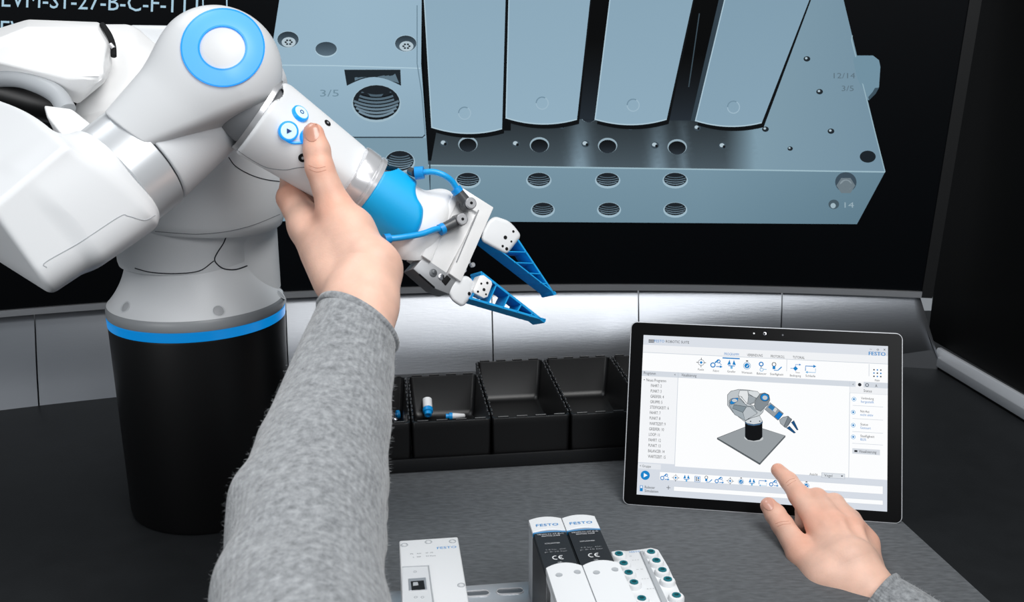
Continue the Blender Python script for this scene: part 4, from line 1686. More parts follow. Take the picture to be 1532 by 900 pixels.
# lower bars
y_g = X(960, 691)[1]
q4(0, y_g, xl, SH, (214, 220, 229))
q4(0, h5, 1000, SH, (214, 220, 229))
q4(0, y_g + 4, 95, y_g + 26, (228, 232, 238))
for (x, y), (x2, y2) in (((987, 705), (1321, 740)), ((1008, 727), (1321, 756))):
    a, b2 = X(x, y), X(x2, y2)
    q4(a[0], a[1], b2[0], b2[1] - 2, grey)
    q4(a[0] + 1, a[1] + 1, b2[0] - 1, b2[1] - 3, (252, 253, 254))
for k in range(3):
    q4(22, 18 + k * 5, 46, 21 + k * 5, ink)


def tx(s, x, y, h, c, w=None):
    """text whose baseline starts at picture point (x,y), h layout units tall"""
    a = X(x, y)
    U.text(s, a[0], a[1], h, c, width=w)


def sp(x, y, x2):
    return X(x2, y)[0] - X(x, y)[0]


tx('FESTO', 979, 511.5, 11, bl, 42)
a = X(979, 511.5)
U.text('ROBOTIC SUITE', a[0] + 48, a[1], 11, ink, width=98)
tx('FESTO', 1299.5, 531, 15, bl, 66)
a = X(1299.5, 531)
U.text('FESTO', a[0] + 1, a[1], 15, bl, width=66)
for (x, y, c_) in ((1301, 521, '-'), (1311.5, 522, 'o'), (1321.5, 522, 'x')):
    tx(c_, x, y + 2, 8 if c_ == '-' else 11, ink, 9)
tx('PROGRAMM', 1083.5, 531, 11, bl, 60)
a0, a1 = X(1081, 533.5), X(1106, 535)
q4(a0[0], a0[1] + 2, a1[0] + 2, a0[1] + 7, bl)
tx('VERBINDUNG', 1117.5, 532.5, 11, ink, 64)
tx('PROTOKOLL', 1153, 534.5, 11, ink, 57)
tx('TUTORIAL', 1186, 536, 11, ink, 48)
lx = X(962, 560)[0]
U.text('Programm', 8, h4 - 4, 12, ink, width=50)
U.text('<', xl - 16, h4 - 4, 10, ink, width=6)
U.text('Visualisierung', xl + 14, h4 - 4, 12, ink, width=62)
rows = ['Neues Programm', 'FAHRT: 2', 'PUNKT: 3', 'GREIFER: 4', 'GRUPPE: 5', 'STEIFIGKEIT: 6', 'FAHRT: 7', 'PUNKT: 8', 'WARTEZEIT: 9', 'GREIFER: 10', 'LOOP: 11', 'FAHRT: 12', 'PUNKT: 13', 'BALANCER: 14', 'WARTEZEIT: 15']
ya, yb = X(965, 570)[1], X(965, 684)[1]
for i, s_ in enumerate(rows):
    yy = ya + (yb - ya) * i / 14
    U.text(s_, 20 if i == 0 else 40, yy, 12.5, ink, width=len(s_) * (5.9 if i == 0 else 5.6))
U.poly([(8, ya - 8), (14, ya - 8), (11, ya - 3)], ink)
U.text('< Gruppe', 8, y_g + 20, 10, ink, width=46)
pc = X(965.3, 710.5)
U.ell(pc[0], pc[1], 19, 19, bl)
U.poly([(pc[0] - 6, pc[1] - 9), (pc[0] - 6, pc[1] + 9), (pc[0] + 10, pc[1])], (245, 250, 255))
pb = X(959.5, 730)
q4(pb[0] - 6, pb[1] - 12, pb[0] + 6, pb[1] + 12, bl)
q4(pb[0] - 4, pb[1] - 10, pb[0] + 4, pb[1] - 1, (230, 240, 250))
U.text('Roboter', pb[0] + 14, pb[1] - 1, 11, ink, width=42)
U.text('Simulation', pb[0] + 14, pb[1] + 14, 11, ink, width=56)
pp_ = X(1000, 729)
q4(pp_[0] - 8, pp_[1] - 1, pp_[0] + 8, pp_[1] + 1, ink)
q4(pp_[0] - 1, pp_[1] - 8, pp_[0] + 1, pp_[1] + 8, ink)
lb = (110, 176, 220)


def icon(kind, x, y, s=1.0, glyph=bl):
    x, y = X(x, y)
    L_ = lambda pts, w_=2.2, c=glyph: U.line([(x + p[0] * s, y + p[1] * s) for p in pts], w_ * s, c)
    E_2 = lambda px, py, r, c=glyph: U.ell(x + px * s, y + py * s, r * s, r * s, c, 16)
    R_ = lambda px, py, r, w_=2.2, c=glyph: U.ring(x + px * s, y + py * s, r * s, r * s, w_ * s, c, 16)
    Q_ = lambda pts, c=glyph: U.poly([(x + p[0] * s, y + p[1] * s) for p in pts], c)
    if kind == 'point':
        Q_([(0, -6), (6, 0), (0, 6), (-6, 0)])
        R_(0, 0, 11, 1.8, (120, 130, 140))
        for a in ((0, 1), (0, -1), (1, 0), (-1, 0)):
            L_([(a[0] * 9, a[1] * 9), (a[0] * 18, a[1] * 18)], 2, ink)
    elif kind == 'drive':
        R_(-12, 5, 8, 4)
        L_([(-5, -4), (8, -14)], 5)
        R_(8, -10, 6, 3)
        L_([(12, -4), (20, 4)], 2)
        L_([(0, 10), (16, 10)], 3)
        Q_([(14, 5), (24, 10), (14, 15)])
    elif kind == 'grip':
        Q_([(-8, -18), (-3, 0), (-16, 2)])
        Q_([(8, -18), (3, 0), (16, 2)])
        L_([(-12, 5), (12, 5)], 3)
        Q_([(-4, 6), (4, 6), (4, 16), (-4, 16)], lb)
    elif kind == 'time':
        R_(0, 1, 13, 2, (130, 170, 200))
        E_2(0, 1, 9.5)
        L_([(-3, 2), (0, 5), (5, -3)], 2, (255, 255, 255))
        Q_([(-4, -19), (4, -19), (4, -15), (-4, -15)], ink)
    elif kind == 'balance':
        R_(-2, -9, 7, 4)
        L_([(-2, -2), (-2, 8)], 2, ink)
        R_(0, 12, 6, 2, lb)
        L_([(6, 10), (18, 10)], 2, lb)
    elif kind == 'stiff':
        R_(-10, -10, 7, 2.4, ink)
        Q_([(-15, -4), (-5, -4), (-5, 8), (-15, 8)])
        L_([(-10, 12), (4, 12)], 2.5)
        L_([(4, 12), (18, -2)], 4, lb)
        L_([(8, 8), (18, -2)], 3)
    elif kind == 'cond':
        Q_([(0, -9), (9, 0), (0, 9), (-9, 0)])
        L_([(-18, 0), (-8, 0)], 2)
        L_([(0, -8), (0, -15), (16, -15)], 2)
        Q_([(13, -19), (20, -15), (13, -11)])
        L_([(2, 10), (2, 15), (16, 15)], 1.5, ink)
    elif kind == 'loop':
        L_([(-18, 8), (-18, -10), (12, -10)], 3)
        Q_([(10, -16), (21, -10), (10, -4)])
        L_([(-14, 13), (18, 13), (18, -2)], 2, lb)
        Q_([(-10, 8), (-18, 13), (-10, 18)], lb)
    elif kind == 'group':
        for pts in ([(-13, -13), (13, -13), (13, 13), (-13, 13), (-13, -13)],):
            L_(pts, 2.6)
        for ax_ in (-5, 5):
            for ay_ in (-5, 5):
                Q_([(ax_ - 4, ay_ - 4), (ax_ + 4, ay_ - 4), (ax_ + 4, ay_ + 4), (ax_ - 4, ay_ + 4)], bl if (ax_, ay_) == (5, -5) else (130, 140, 150))
    elif kind == 'dots':
        for ax_ in (-12, 0, 12):
            for ay_ in (-12, 0, 12):
                E_2(ax_, ay_, 2.8, bl if (ax_ + ay_) % 8 else ink)


top = [('point', 1049, 542, 'Punkt', 1043), ('drive', 1071.5, 544, 'Fahrt', 1066), ('grip', 1094.5, 545, 'Greifer', 1088.5), ('time', 1117.5, 546.5, 'Wartezeit', 1109.5), ('balance', 1139.5, 548, 'Balancer', 1132.5), ('stiff', 1162, 549, 'Steifigkeit', 1154.5), ('cond', 1190, 551, 'Bedingung', 1181), ('loop', 1212.5, 551.5, 'Schleife', 1206), ('dots', 1312.5, 558, 'Mehr', 1308)]
for kd, x, y, s_, x0 in top:
    icon(kd, x, y, 1.12)
    c_ = X(x, y)
    U.text(s_, c_[0] - len(s_) * 2.4, c_[1] + 34, 9, ink, width=len(s_) * 4.9)
for x in (1177, 1300):
    a = X(x, 545 + (x - 1177) * 0.06)
    q4(a[0] - 1, a[1] - 22, a[0] + 1, a[1] + 28, grey)
seq = ['drive', 'point', 'grip', 'group', 'stiff', 'drive', 'point', 'time', 'grip', 'loop', 'drive', 'point', 'drive', 'time']
for i, kd in enumerate(seq):
    x = 994.5 + i * 16.3
    icon(kd, x, 713.3 + i * 0.95, 0.84)
# robot drawing in the view
dk = (52, 60, 66)


def rp(pts, c, out=True, w_=1.6):
    pts = [X(1060 + p[0] / 6.427, 570 + p[1] / 6.429) for p in pts]
    U.poly(pts, c)
    if out:
        U.line(pts + [pts[0], pts[1]], w_, dk)


def re(cx, cy, rx, ry, c, edge_=None):
    x, y = X(1060 + cx / 6.427, 570 + cy / 6.429)
    k = S * 1.06 / F / 6.43
    U.ell(x, y, rx * k, ry * k, c, 24)
    if edge_:
        U.ring(x, y, rx * k, ry * k, 2.0, edge_, 24)


rp([(82, 545), (350, 440), (520, 455), (738, 522), (492, 788)], (150, 156, 160))
rp([(82, 545), (492, 788), (492, 802), (82, 556)], (96, 102, 106))
rp([(492, 788), (738, 522), (738, 534), (492, 802)], (112, 118, 122))
re(434, 545, 92, 34, (196, 200, 202))
rp([(352, 380), (516, 380), (516, 535), (490, 562), (434, 572), (378, 562), (352, 535)], (12, 14, 17))
rp([(350, 400), (380, 420), (434, 428), (490, 420), (520, 400), (518, 380), (350, 380)], (70, 110, 150))
rp([(350, 385), (370, 405), (434, 415), (495, 405), (518, 385), (505, 360), (490, 330), (380, 340)], (206, 212, 216))
re(404, 386, 7, 6, dk)
re(492, 384, 7, 6, dk)
rp([(182, 130), (215, 95), (290, 78), (380, 84), (470, 100), (498, 128), (492, 170), (440, 210), (400, 225), (540, 260), (520, 300), (490, 330), (420, 350), (340, 384), (235, 300), (182, 230)], (190, 196, 200))
rp([(385, 88), (470, 98), (500, 130), (455, 165), (385, 120)], (214, 219, 222))
rp([(300, 88), (375, 90), (385, 150), (380, 215), (345, 205), (320, 150), (285, 140)], (226, 229, 231))
rp([(385, 130), (455, 160), (440, 200), (395, 222), (375, 215)], (158, 166, 172))
rp([(285, 140), (310, 145), (370, 215), (355, 222), (330, 190)], (235, 238, 240))
rp([(198, 190), (215, 170), (290, 160), (375, 240), (420, 240), (470, 300), (360, 380), (250, 320), (200, 235)], (160, 170, 176))
rp([(245, 225), (365, 245), (330, 300), (230, 260)], (128, 142, 150))
rp([(330, 300), (365, 245), (400, 245), (468, 310), (352, 378)], (184, 191, 196))
rp([(205, 205), (230, 165), (285, 160), (280, 190), (240, 218), (212, 222)], (30, 130, 200))
re(250, 185, 26, 16, (200, 205, 208))
rp([(455, 175), (495, 120), (540, 112), (580, 130), (590, 180), (570, 225), (500, 290), (455, 270), (440, 230)], (132, 140, 146))
re(540, 155, 42, 38, (30, 130, 200), dk)
re(542, 158, 24, 21, (196, 200, 203))
rp([(590, 205), (720, 310), (665, 375), (540, 270)], (150, 157, 162))
rp([(598, 220), (650, 262), (625, 290), (570, 250)], (46, 120, 176), False)
rp([(640, 250), (662, 268), (640, 300), (618, 280)], (208, 212, 214), False)
rp([(678, 290), (715, 318), (672, 372), (632, 340)], (20, 120, 200))
rp([(715, 345), (765, 335), (800, 370), (765, 425), (735, 445), (690, 405), (680, 372)], (160, 167, 172))
rp([(765, 338), (800, 365), (745, 450), (725, 432)], (120, 128, 134))
rp([(795, 395), (820, 378), (862, 468), (850, 470)], (24, 80, 130))
rp([(750, 450), (778, 432), (838, 496), (822, 500)], (24, 80, 130))
# view chooser and right column
tx('Ansicht', 1211, 710.5, 10, ink, 32)
a, b2 = X(1229, 706.3), X(1264, 716.3)
q4(a[0], a[1], b2[0], b2[1], (176, 184, 194))
q4(a[0] + 1.5, a[1] + 1.5, b2[0] - 1.5, b2[1] - 1.5, (222, 227, 233))
tx('Vogel', 1233, 712.5, 11, ink, 32)
a = X(1259.5, 712)
U.poly([(a[0] - 5, a[1] - 3), (a[0] + 5, a[1] - 3), (a[0], a[1] + 3)], ink)
yt = (h3 + h4) / 2 + 3
U.text('<', xr + 10, yt + 5, 9, ink, width=6)
U.ell((xi0 + xi1) / 2, yt, 7, 7, ink)
U.ring(X(1297, 577)[0], yt, 6, 6, 3, (90, 100, 110))
U.text('A', X(1309, 577)[0], yt + 7, 12, ink, width=9)
U.text('Status', (xi0 + xi1) / 2 + 16, h6 - 7, 11, ink, width=32)
for (x, y, s1, s2, kd) in ((1288, 597, 'Verbindung', 'hergestellt', 'point'), (1287, 616.5, 'Not-Aus', 'nicht aktiv', 'x'), (1287, 636, 'Status', 'Gesteuert', 'y'), (1287, 653.5, 'Steifigkeit', '80,0%', 'z')):
    a = X(x, y)
    U.text(s1, a[0], a[1], 10, ink, width=len(s1) * 5)
    U.text(s2, a[0], a[1] + 14, 10, bl, width=len(s2) * 4.6)
    U.ring(a[0] - 28, a[1] + 1, 8, 8, 2, lb, 16)
    U.ell(a[0] - 28, a[1] + 1, 4, 4, bl, 12)
    q4(xr + 12, a[1] + 26, 982, a[1] + 27.5, grey)
a = X(1275, 670)
q4(a[0], a[1], a[0] + 108, a[1] + 22, (214, 219, 226))
q4(a[0] + 8, a[1] + 7, a[0] + 20, a[1] + 15, ink)
U.text('Visualisierung', a[0] + 26, a[1] + 16, 11, ink, width=68)


def tmap(x, y, l):
    return tl3(UL + x / S, VT - y / S, 0.00035 + l * 0.0000012)


ui = U.build('program_window', tmap, lcd, tab, label='lit screen with program list, icons and a small robot drawing')

# ================================================================== BINS
DA = nrm([-0.1342, 0.991, 0])           # direction away along the bins
LA = np.array([DA[1], -DA[0], 0])       # to the right
fr = onz(575, 711, 0.0)                 # front lower edge of the tray
ang = math.atan2(LA[1], LA[0])


def onfront(x, y, back=0.0):
    return onplane(x, y, fr + DA * back, DA)


def loc(p):
    """coordinates along the row, away, up"""
    q = np.array(p) - fr
    return np.array([q @ LA, q @ DA, p[2]])


def wl_(l, a, z=0.0):
    return fr + LA * l + DA * a + np.array([0, 0, z])


z_tray = onfront(738, 680)[2]
f_in = 0.004
z_rim = onfront(738, 626, f_in)[2]
l_a = loc(onfront(615, 632, f_in))[0]
l_b = loc(onfront(738, 626, f_in))[0]
l_c = loc(onfront(854, 618, f_in))[0]
bw = (l_c - l_a) / 2
bk1 = loc(onplane(611, 563, (0, 0, z_rim), (0, 0, 1)))[1]
bk2 = loc(onplane(712, 541, (0, 0, z_rim), (0, 0, 1)))[1]
print('bins', z_tray, z_rim, l_a, l_b, l_c, bw, bk1, bk2)
tray = thing('bin_tray', 'low black tray holding the row of small black bins', 'tray', tuple(wl_(l_a, 0, 0.0)), ang)
tl0, tl1 = -bw * 1.04, bw * 4.03
td, te2, xm = bk1 + 0.0006, bk2 + 0.0006, bw + 0.0
tm_ = mat('tray_black', (17, 18, 20), 0.42, spec=0.4)
obj('tray_floor', box((xm, 0.002, 0.0022), (tl1, te2, 0.006), bm=box((tl0, 0.002, 0.0022), (xm, td, 0.006))), tm_, tray, local=True)
obj('tray_side', box((tl0, 0, 0.0022), (tl1, 0.003, z_tray), 0.0008), tm_, tray, local=True)
obj('tray_side', box((tl0, td, 0.0022), (xm, td + 0.003, z_tray), 0.0008), tm_, tray, local=True)
obj('tray_side', box((xm - 0.0006, te2, 0.0022), (tl1, te2 + 0.003, z_tray), 0.0008), tm_, tray, local=True)
obj('tray_side', box((tl0, 0.003, 0.0022), (tl0 + 0.003, td, z_tray), 0.0008), tm_, tray, local=True)
obj('tray_side', box((tl1 - 0.003, 0.003, 0.0022), (tl1, te2, z_tray), 0.0008), tm_, tray, local=True)


def rr2(x0, x1, y0, y1, r, z, seg=5):
    pts = []
    for cx, cy, a0 in ((x1 - r, y0 + r, -90), (x1 - r, y1 - r, 0), (x0 + r, y1 - r, 90), (x0 + r, y0 + r, 180)):
        for k in range(seg + 1):
            a = math.radians(a0 + 90 * k / seg)
            pts.append((cx + r * math.cos(a), cy + r * math.sin(a), z))
    return pts


def make_bin(name, i, depth_, label):
    w_ = bw - 0.0012
    hgt = z_rim - 0.006
    x0 = l_a + bw * i + 0.0006
    t = thing(name, label, 'bin', tuple(wl_(x0, f_in, 0.0060)), ang, 'black storage bins in the tray')
    r0 = 0.0022
    bm = loft([rr2(0.0012, w_ - 0.0012, 0.0008, depth_ - 0.004, 0.004, 0.0), rr2(0.0005, w_ - 0.0005, 0.0003, depth_, 0.004, hgt * 0.85),
               rr2(0, w_, 0, depth_, 0.004, hgt - 0.0012), rr2(0.0006, w_ - 0.0006, 0.0006, depth_ - 0.0006, 0.004, hgt),
               rr2(r0, w_ - r0, r0, depth_ - r0, 0.006, hgt), rr2(r0 + 0.0004, w_ - r0 - 0.0004, r0 + 0.0004, depth_ - r0 - 0.0004, 0.006, hgt - 0.001),
               rr2(0.006, w_ - 0.006, 0.0055, depth_ - 0.0075, 0.006, 0.010), rr2(0.0085, w_ - 0.0085, 0.0085, depth_ - 0.012, 0.006, 0.0045), rr2(0.012, w_ - 0.012, 0.012, depth_ - 0.016, 0.006, 0.0030)])
    obj('bin_body', bm, binm, t, local=True)
    # raised clips on the rim
    cl = []
    n = max(6, int(depth_ / 0.0125))
    for k in range(n):
        y_ = 0.007 + (depth_ - 0.014) * (k + 0.5) / n
        s_ = 0.0008 if k % 2 else 0.0
        for xx in (0.0002 + s_, w_ - 0.0020 - s_):
            cl.append(((xx, y_ - 0.0036), (xx + 0.0018, y_ + 0.0036)))
    for k in range(4):
        x_ = w_ * (0.14 + 0.24 * k)
        for yy in (0.0004, depth_ - 0.0024):
            cl.append(((x_ - 0.0065, yy), (x_ + 0.0065, yy + 0.002)))
    for (a, b2) in cl:
        obj('rim_clip', box((a[0], a[1], hgt - 0.0004), (b2[0], b2[1], hgt + 0.0022), 0.0004, 1), mat('clip_black', (34, 35, 37), 0.35), t, local=True)
    return t


d1_, d2_ = bk1 - f_in, bk2 - f_in
make_bin('storage_bin', -1, d1_, 'short black bin beside the sleeve, with metal fittings in it')
make_bin('storage_bin', 0, d1_, 'short black bin holding two blue and white plugs')
make_bin('storage_bin', 1, d2_, 'longer empty black bin, left of the two empty ones')
make_bin('storage_bin', 2, d2_, 'longer empty black bin whose right edge meets the tablet')
make_bin('storage_bin', 3, d2_, 'black bin almost wholly behind the left edge of the tablet')
# plugs
zb = 0.0060 + 0.0042
plw = mat('plug_white', (232, 234, 236), 0.5, bump=0.3, bscale=900)
plb = mat('plug_blue', (0, 148, 222), 0.4)


def plug(c, ax, L_, r_, label):
    ax = nrm(ax)
    t = thing('silencer_plug', label, 'plug', tuple(c), 0, 'blue and white plugs in a bin')
    c = np.array(c)
    obj('plug_body', lathe([(r_ * 0.60, 0), (r_ * 0.92, L_ * 0.03), (r_, L_ * 0.1), (r_, L_ * 0.55)], c, -ax, 28), plw, t)
    obj('plug_socket', lathe([(r_ * 1.0, 0.0), (r_ * 1.08, L_ * 0.02), (r_ * 1.08, L_ * 0.22), (r_ * 0.8, L_ * 0.26), (r_ * 0.76, L_ * 0.42), (r_ * 0.42, L_ * 0.43), (r_ * 0.38, L_ * 0.34), (r_ * 0.1, L_ * 0.34)], c + ax * 0, ax, 28), plb, t)


p1 = onplane(640, 615, (0, 0, zb + 0.010), (0, 0, 1))
ax1 = nrm(-DA * 0.8 - UP * 0.15 + np.array([0, 0, -0.35]))
plug(p1 + np.array([0, 0, 0.004]), ax1, 0.026, 0.0062, 'fat white plug with a blue socket facing forward, lying in the bin')
p2 = onplane(677, 622, (0, 0, zb + 0.004), (0, 0, 1))
t = thing('silencer_plug', 'slim white cone-shaped plug with a blue end, lying crosswise in the bin', 'plug', tuple(p2), 0, 'blue and white plugs in a bin')
ax2 = nrm(LA + DA * 0.06 * -1)
obj('plug_body', lathe([(0.0040, 0), (0.0038, 0.004), (0.0026, 0.0155), (0.0014, 0.0165)], p2, ax2, 24), plw, t)
obj('plug_socket', lathe([(0.0046, 0), (0.0046, 0.0042), (0.0030, 0.0046), (0.0034, 0.0085), (0.001, 0.0088)], p2, -ax2, 24), plb, t)
# metal fittings beside the sleeve
for (x, y, dz, l_, lab) in ((583, 622, 0.004, 0.018, 'bright metal push-in fitting with a blue ring, upper one by the sleeve'), (590, 628, 0.004, 0.014, 'short bright metal fitting, lower one by the sleeve')):
    c_ = onplane(x, y, (0, 0, zb + dz), (0, 0, 1))
    t = thing('metal_fitting', lab, 'fitting', tuple(c_), 0, 'metal fittings in a bin')
    ax_ = nrm(LA * (1 if l_ > 0.015 else 0.5) + DA * (0.25 if l_ > 0.015 else -0.8))
    obj('fitting_body', lathe([(0.0025, -l_ * 0.5), (0.0042, -l_ * 0.45), (0.0042, -l_ * 0.1), (0.0030, -l_ * 0.08), (0.0030, l_ * 0.05), (0.0044, l_ * 0.08), (0.0044, l_ * 0.3), (0.0028, l_ * 0.5)], c_, ax_, 20), chrome, t)
    if l_ > 0.015:
        obj('blue_ring', lathe([(0.0050, l_ * 0.5), (0.0062, l_ * 0.52), (0.0062, l_ * 0.72), (0.0038, l_ * 0.76)], c_, ax_, 24, caps=True), plb, t)

# ================================================================== VALVE TERMINAL at the front
VD, VLt = DA, LA
zbk = 0.076
o_b = onz(597, 808, zbk)
vang = ang
term = thing('valve_terminal', 'white valve terminal on a slotted rail, standing on the mat', 'valve unit', tuple(onz(760, 880, 0.0022)), 0)


def vv(p, l, a, z):
    return np.array([p[0], p[1], 0]) + LA * l + DA * a + np.array([0, 0, z])


def vbox(p, l0, l1, a0, a1, z0, z1, bev=0.0012, seg=3):
    return prism([vv(p, l0, a0, z0), vv(p, l1, a0, z0), vv(p, l1, a1, z0), vv(p, l0, a1, z0)], (0, 0, z1 - z0), bev, seg)


W_ = lambda a, b2: float((b2 - a) @ LA)
eth_r = onz(685, 802, zbk)
ew = W_(o_b, eth_r)
vp = mat('valve_white', (232, 234, 236), 0.4, bump=0.04, bscale=900)
vg = mat('valve_grey', (176, 180, 184), 0.45)
eb = obj('network_block', vbox(o_b, 0, ew, -0.16, 0, 0.0025, zbk, 0.0015), vp, term)
tb2 = bvh(eb.data)


def topspot(name, x, y, z, r, m_, par, inner=None, ring_m=None):
    c_ = onz(x, y, z)
    u_ = obj(name, lathe([(r, -0.0004), (r, 0.0003), (r * 0.72, 0.0004), (r * 0.6, -0.0003)], c_, (0, 0, 1), 24), m_, par)
    if inner:
        obj(name + '_head', lathe([(r * 0.6, -0.0003), (r * 0.5, 0.0005), (r * 0.15, 0.0005)], c_, (0, 0, 1), 16), inner, par)
    return u_


for x, y in ((605, 815), (641, 810.5), (677, 809.5), (690, 875)):
    topspot('cover_screw', x, y, zbk, 0.0032, vg, eb, mat('screw_white', (220, 222, 224), 0.4))
# recessed socket panel
pa = [onz(x, y, zbk) for x, y in ((602, 849), (641, 847), (650, 900), (655, 930), (602, 932))]
obj('socket_panel', prism([p - np.array([0, 0, 0.0008]) for p in pa], (0, 0, 0.0012), 0.0002, 1), mat('panel_white', (214, 217, 220), 0.5), eb)
obj('panel_edge', tube([onz(602, 848, zbk + 0.0004), onz(641, 846, zbk + 0.0004), onz(648, 900, zbk + 0.0004), onz(652, 930, zbk + 0.0004)], 0.0007, 8), vg, eb)
jk = [onz(x, y, zbk) for x, y in ((611, 867), (637, 865), (639, 883), (612, 884.5))]
obj('network_socket', prism(jk, (0, 0, 0.0012), 0.0002, 1), mat('socket_silver', (196, 198, 202), 0.3, metal=0.6), eb)
jk2 = [onz(x, y, zbk + 0.0012) for x, y in ((614.5, 869.5), (634, 868), (636, 881), (616, 882.5))]
obj('socket_opening', prism(jk2, (0, 0, 0.0003)), mat('jack_black', (16, 17, 18), 0.5), eb)
jk3 = [onz(x, y, zbk + 0.0015) for x, y in ((618, 871), (625, 870.5), (626, 875), (618, 876))]
obj('socket_tongue', prism(jk3, (0, 0, 0.0003)), vg, eb)
for x, y in ((621, 855), (622, 893), (632, 893)):
    topspot('status_light', x, y, zbk + 0.0004, 0.0014, vg, eb)


def print_on(z, items, name, par, extra=None):
    dr_ = Draw()
    for s_, x, y, x2, h_, c_ in items:
        a_, b_ = onz(x, y, z), onz(x2, y - (x2 - x) * 0.06, z)
        A0 = ((a_ - fr) @ LA * 1000, -(a_ - fr) @ DA * 1000)
        wd_ = W_(a_, b_) * 1000
        dr_.text(s_, A0[0], A0[1], h_, c_, width=wd_)
    if extra:
        extra(dr_)
    return dr_.build(name, lambda x, y, l: fr * [1, 1, 0] + LA * x / 1000 - DA * y / 1000 + np.array([0, 0, z + 0.0001 + l * 0.000004]), prt, par)


gi = (120, 124, 130)
print_on(zbk, [('FESTO', 654, 821, 683, 3.4, (20, 140, 210)), ('PL', 614, 829, 619, 1.6, gi), ('RUN', 624, 828.5, 630, 1.6, gi), ('SF  PS', 637, 827.5, 648, 1.6, gi), ('L', 618, 834, 620, 1.6, gi), ('MF', 624, 833.5, 630, 1.6, gi), ('TP Port', 637, 832.5, 652, 1.6, gi)], 'block_print', eb)
# mounting rail with slots
z_r = 0.030
ra, rb_ = onz(688, 876, z_r), onz(800, 868, z_r)
rl = obj('mounting_rail', prism([ra - DA * 0.045 - LA * 0.08, rb_ - DA * 0.045 + LA * 0.09, rb_ + LA * 0.09, ra - LA * 0.08], (0, 0, -0.004), 0.0008, 2), mat('rail_aluminium', (206, 208, 212), 0.3, metal=0.5), term)
for s_ in (-0.055, 0.06, 0.13):
    obj('rail_foot', vbox(ra, s_, s_ + 0.012, -0.045, 0.0, 0.0025, z_r - 0.004, 0.0004), vg, rl)
slot_m = mat('slot_shadow', (120, 123, 127), 0.4, metal=0.5)
for (x0, x1, y) in ((697, 732, 888), (744, 783, 884.5)):
    c0, c1_ = onz(x0 + 6, y, z_r + 0.0001), onz(x1 - 7, y - 1.4, z_r + 0.0001)
    sl_ = []
    for cc_, s0_ in ((c1_, -90), (c0, 90)):
        for k in range(9):
            a = math.radians(s0_ + 180 * k / 8)
            sl_.append(cc_ + LA * math.cos(a) * 0.0042 + DA * math.sin(a) * 0.0042)
    obj('slot_floor', prism(sl_, (0, 0, 0.0001)), slot_m, rl)
    obj('slot_rim', tube([p + np.array([0, 0, 0.0002]) for p in sl_ + sl_[:1]], 0.0006, 8), mat('slot_rim', (230, 231, 233), 0.25, metal=0.5), rl)
# valves
zv = 0.099


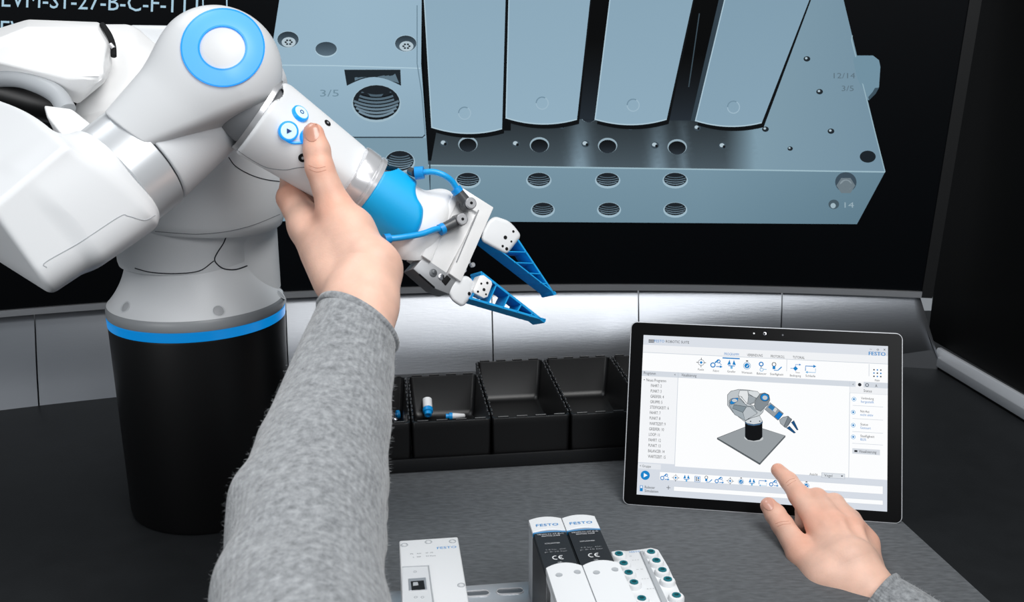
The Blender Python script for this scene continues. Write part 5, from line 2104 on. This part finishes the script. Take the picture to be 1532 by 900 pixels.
def valve(xl_, yl_, xr_, yr_, label):
    o_ = onz(xl_, yl_, zv)
    w2 = W_(o_, onz(xr_, yr_, zv)) - 0.0006
    v_ = obj('valve', vbox(o_, 0, w2, -0.110, -0.0215, 0.0035, zv - 0.003, 0.0008), mat('label_black', (36, 38, 41), 0.42), term, label=label)
    obj('end_cap_body', vbox(o_, 0, w2, -0.0222, 0.0, 0.0035, zv - 0.002, 0.0012), vg, v_)
    obj('cover_body', vbox(o_, 0, w2, -0.19, -0.0885, 0.0035, zv + 0.003, 0.0012), vp, v_)

    def arch(a0, a1, z0, rise, m_, nm, bulge=0.0, x0=0.0, x1=None):
        x1 = w2 if x1 is None else x1
        rings_ = []
        for a_, bz in ((a0, -0.0008), (a0 + 0.0006, 0), (a1 - 0.0010, 0), (a1, -0.0010)):
            row = []
            for k in range(13):
                t_ = k / 12
                bow = bulge * 4 * t_ * (1 - t_) if a_ > a0 + 0.001 else bulge * 4 * t_ * (1 - t_) * 1.0
                row.append(vv(o_, x0 + (x1 - x0) * t_, a_ + bow, z0 + bz + rise * 4 * t_ * (1 - t_)))
            for k in range(13):
                t_ = 1 - k / 12
                row.append(vv(o_, x0 + (x1 - x0) * t_, a_ + bulge * 4 * t_ * (1 - t_), z0 - 0.006))
            rings_.append(row)
        return obj(nm, loft(rings_), m_, v_)
    arch(-0.0225, 0.0, zv, 0.0008, vp, 'end_cap', 0.003)
    arch(-0.0240, -0.0222, zv + 0.0002, 0.0008, mat('stripe_blue', (0, 120, 178), 0.4), 'blue_stripe', 0.0)
    lb_ = arch(-0.1050, -0.0238, zv - 0.0002, 0.0008, mat('label_black', (44, 46, 49), 0.42), 'label_plate', 0.0, 0.0008, w2 - 0.0004)
    cv_ = arch(-0.19, -0.0880, zv + 0.006, 0.0012, vp, 'front_cover', 0.004)
    for l_, a_ in ((0.28, -0.102), (0.80, -0.0995)):
        c_ = vv(o_, w2 * l_, a_, zv + 0.0068)
        obj('cover_screw', lathe([(0.0026, -0.001), (0.0026, 0.0006), (0.0016, 0.0003)], c_, (0, 0, 1), 20), vg, cv_)
    # print
    dr_ = Draw()
    wm_ = w2 * 1000

    def tt(s_, x, y, h_, wd_, c_=(214, 216, 220)):
        dr_.text(s_, x, y, h_, c_, width=wd_)
    dr_.text('FESTO', wm_ * 0.16, 14.5, 3.8, (20, 140, 210), width=wm_ * 0.68)
    d_ = dr_.build('brand_print', lambda x, y, l: vv(o_, x / 1000, -y / 1000, zv + 0.0011 + l * 4e-6), prt, v_)
    dr_ = Draw()
    tt('VEVM-S1-27-B-C', wm_ * 0.10, 29, 1.9, wm_ * 0.8)
    tt('8047502 A308', wm_ * 0.22, 32, 1.9, wm_ * 0.55)
    tt('3S7PL0D5M2K', wm_ * 0.24, 44, 1.6, wm_ * 0.45)
    tt('p: 0-10 bar', wm_ * 0.16, 57.5, 1.8, wm_ * 0.66, (150, 152, 156))
    tt('3-8 bar  45C', wm_ * 0.20, 54.0, 1.6, wm_ * 0.6, (140, 142, 146))
    # two-letter conformity mark drawn as open arcs
    for cx_ in (0.42, 0.60):
        dr_.ring(wm_ * cx_, 66, 2.4, 2.6, 0.9, (224, 226, 228), 14, 90 - 20, 270 + 20)
    dr_.line([(wm_ * 0.60 - 1.9, 66), (wm_ * 0.60, 66)], 0.8, (224, 226, 228))
    tt('UK', wm_ * 0.44, 74.0, 1.6, wm_ * 0.12)
    dr_.build('label_print', lambda x, y, l: vv(o_, x / 1000, -y / 1000, zv + 0.0008 + l * 4e-6), prt, lb_)
    return v_


valve(791, 777, 840, 774, 'left black-labelled valve slice')
valve(840.5, 774, 890, 770.5, 'right black-labelled valve slice')
# hose connector block with teal ports
zc = 0.070
pc_ = obj('connector_block', prism([onz(x, y, zc) for x, y in ((914, 824), (925, 822), (938, 823), (962, 820), (974, 818), (985, 821), (1000, 846), (1020, 890), (1038, 935), (950, 950))], (0, 0, -zc + 0.0035), 0.0012, 2), vp, term)
cen_l = [(926, 828), (933, 842), (940.5, 856), (948.5, 870.5), (960, 894.5)]
cen_r = [(974, 825), (982, 838), (991, 852), (999, 866), (1012, 890)]
teal = mat('teal_port', (20, 112, 124), 0.35)
for (x, y) in cen_l + cen_r:
    c_ = onz(x, y, zc + 0.004)
    s_ = 0.0058
    po = obj('push_in_port', lathe([(s_ * 1.12, -0.006), (s_ * 1.1, -0.0015), (s_ * 0.95, -0.0002), (s_ * 0.62, 0.0), (s_ * 0.58, -0.0008)], c_, (0, 0, 1), 28), vp, pc_)
    obj('port_ring', lathe([(s_ * 0.60, -0.001), (s_ * 0.58, 0.0008), (s_ * 0.34, 0.0009), (s_ * 0.30, -0.0005)], c_, (0, 0, 1), 24), teal, po)
    obj('port_mouth', lathe([(s_ * 0.33, -0.0004), (s_ * 0.32, 0.0002)], c_, (0, 0, 1), 16), mat('port_dark', (14, 60, 66), 0.5), po)
obj('centre_strip', prism([onz(x, y, zc) for x, y in ((957, 826), (962, 825.5), (1010, 925), (1000, 926))], (0, 0, 0.0016), 0.0003, 1), vg, pc_)
print_on(zc, [('FESTO', 942, 826.5, 959, 2.2, (20, 140, 210)), ('o', 942, 832, 945, 1.2, gi), ('o o o', 946, 838, 956, 1.2, gi), ('o o', 952, 852, 962, 1.2, gi), ('o o o', 960, 866, 971, 1.2, gi), ('o o o', 968, 881, 979, 1.2, gi)], 'block_print', pc_)
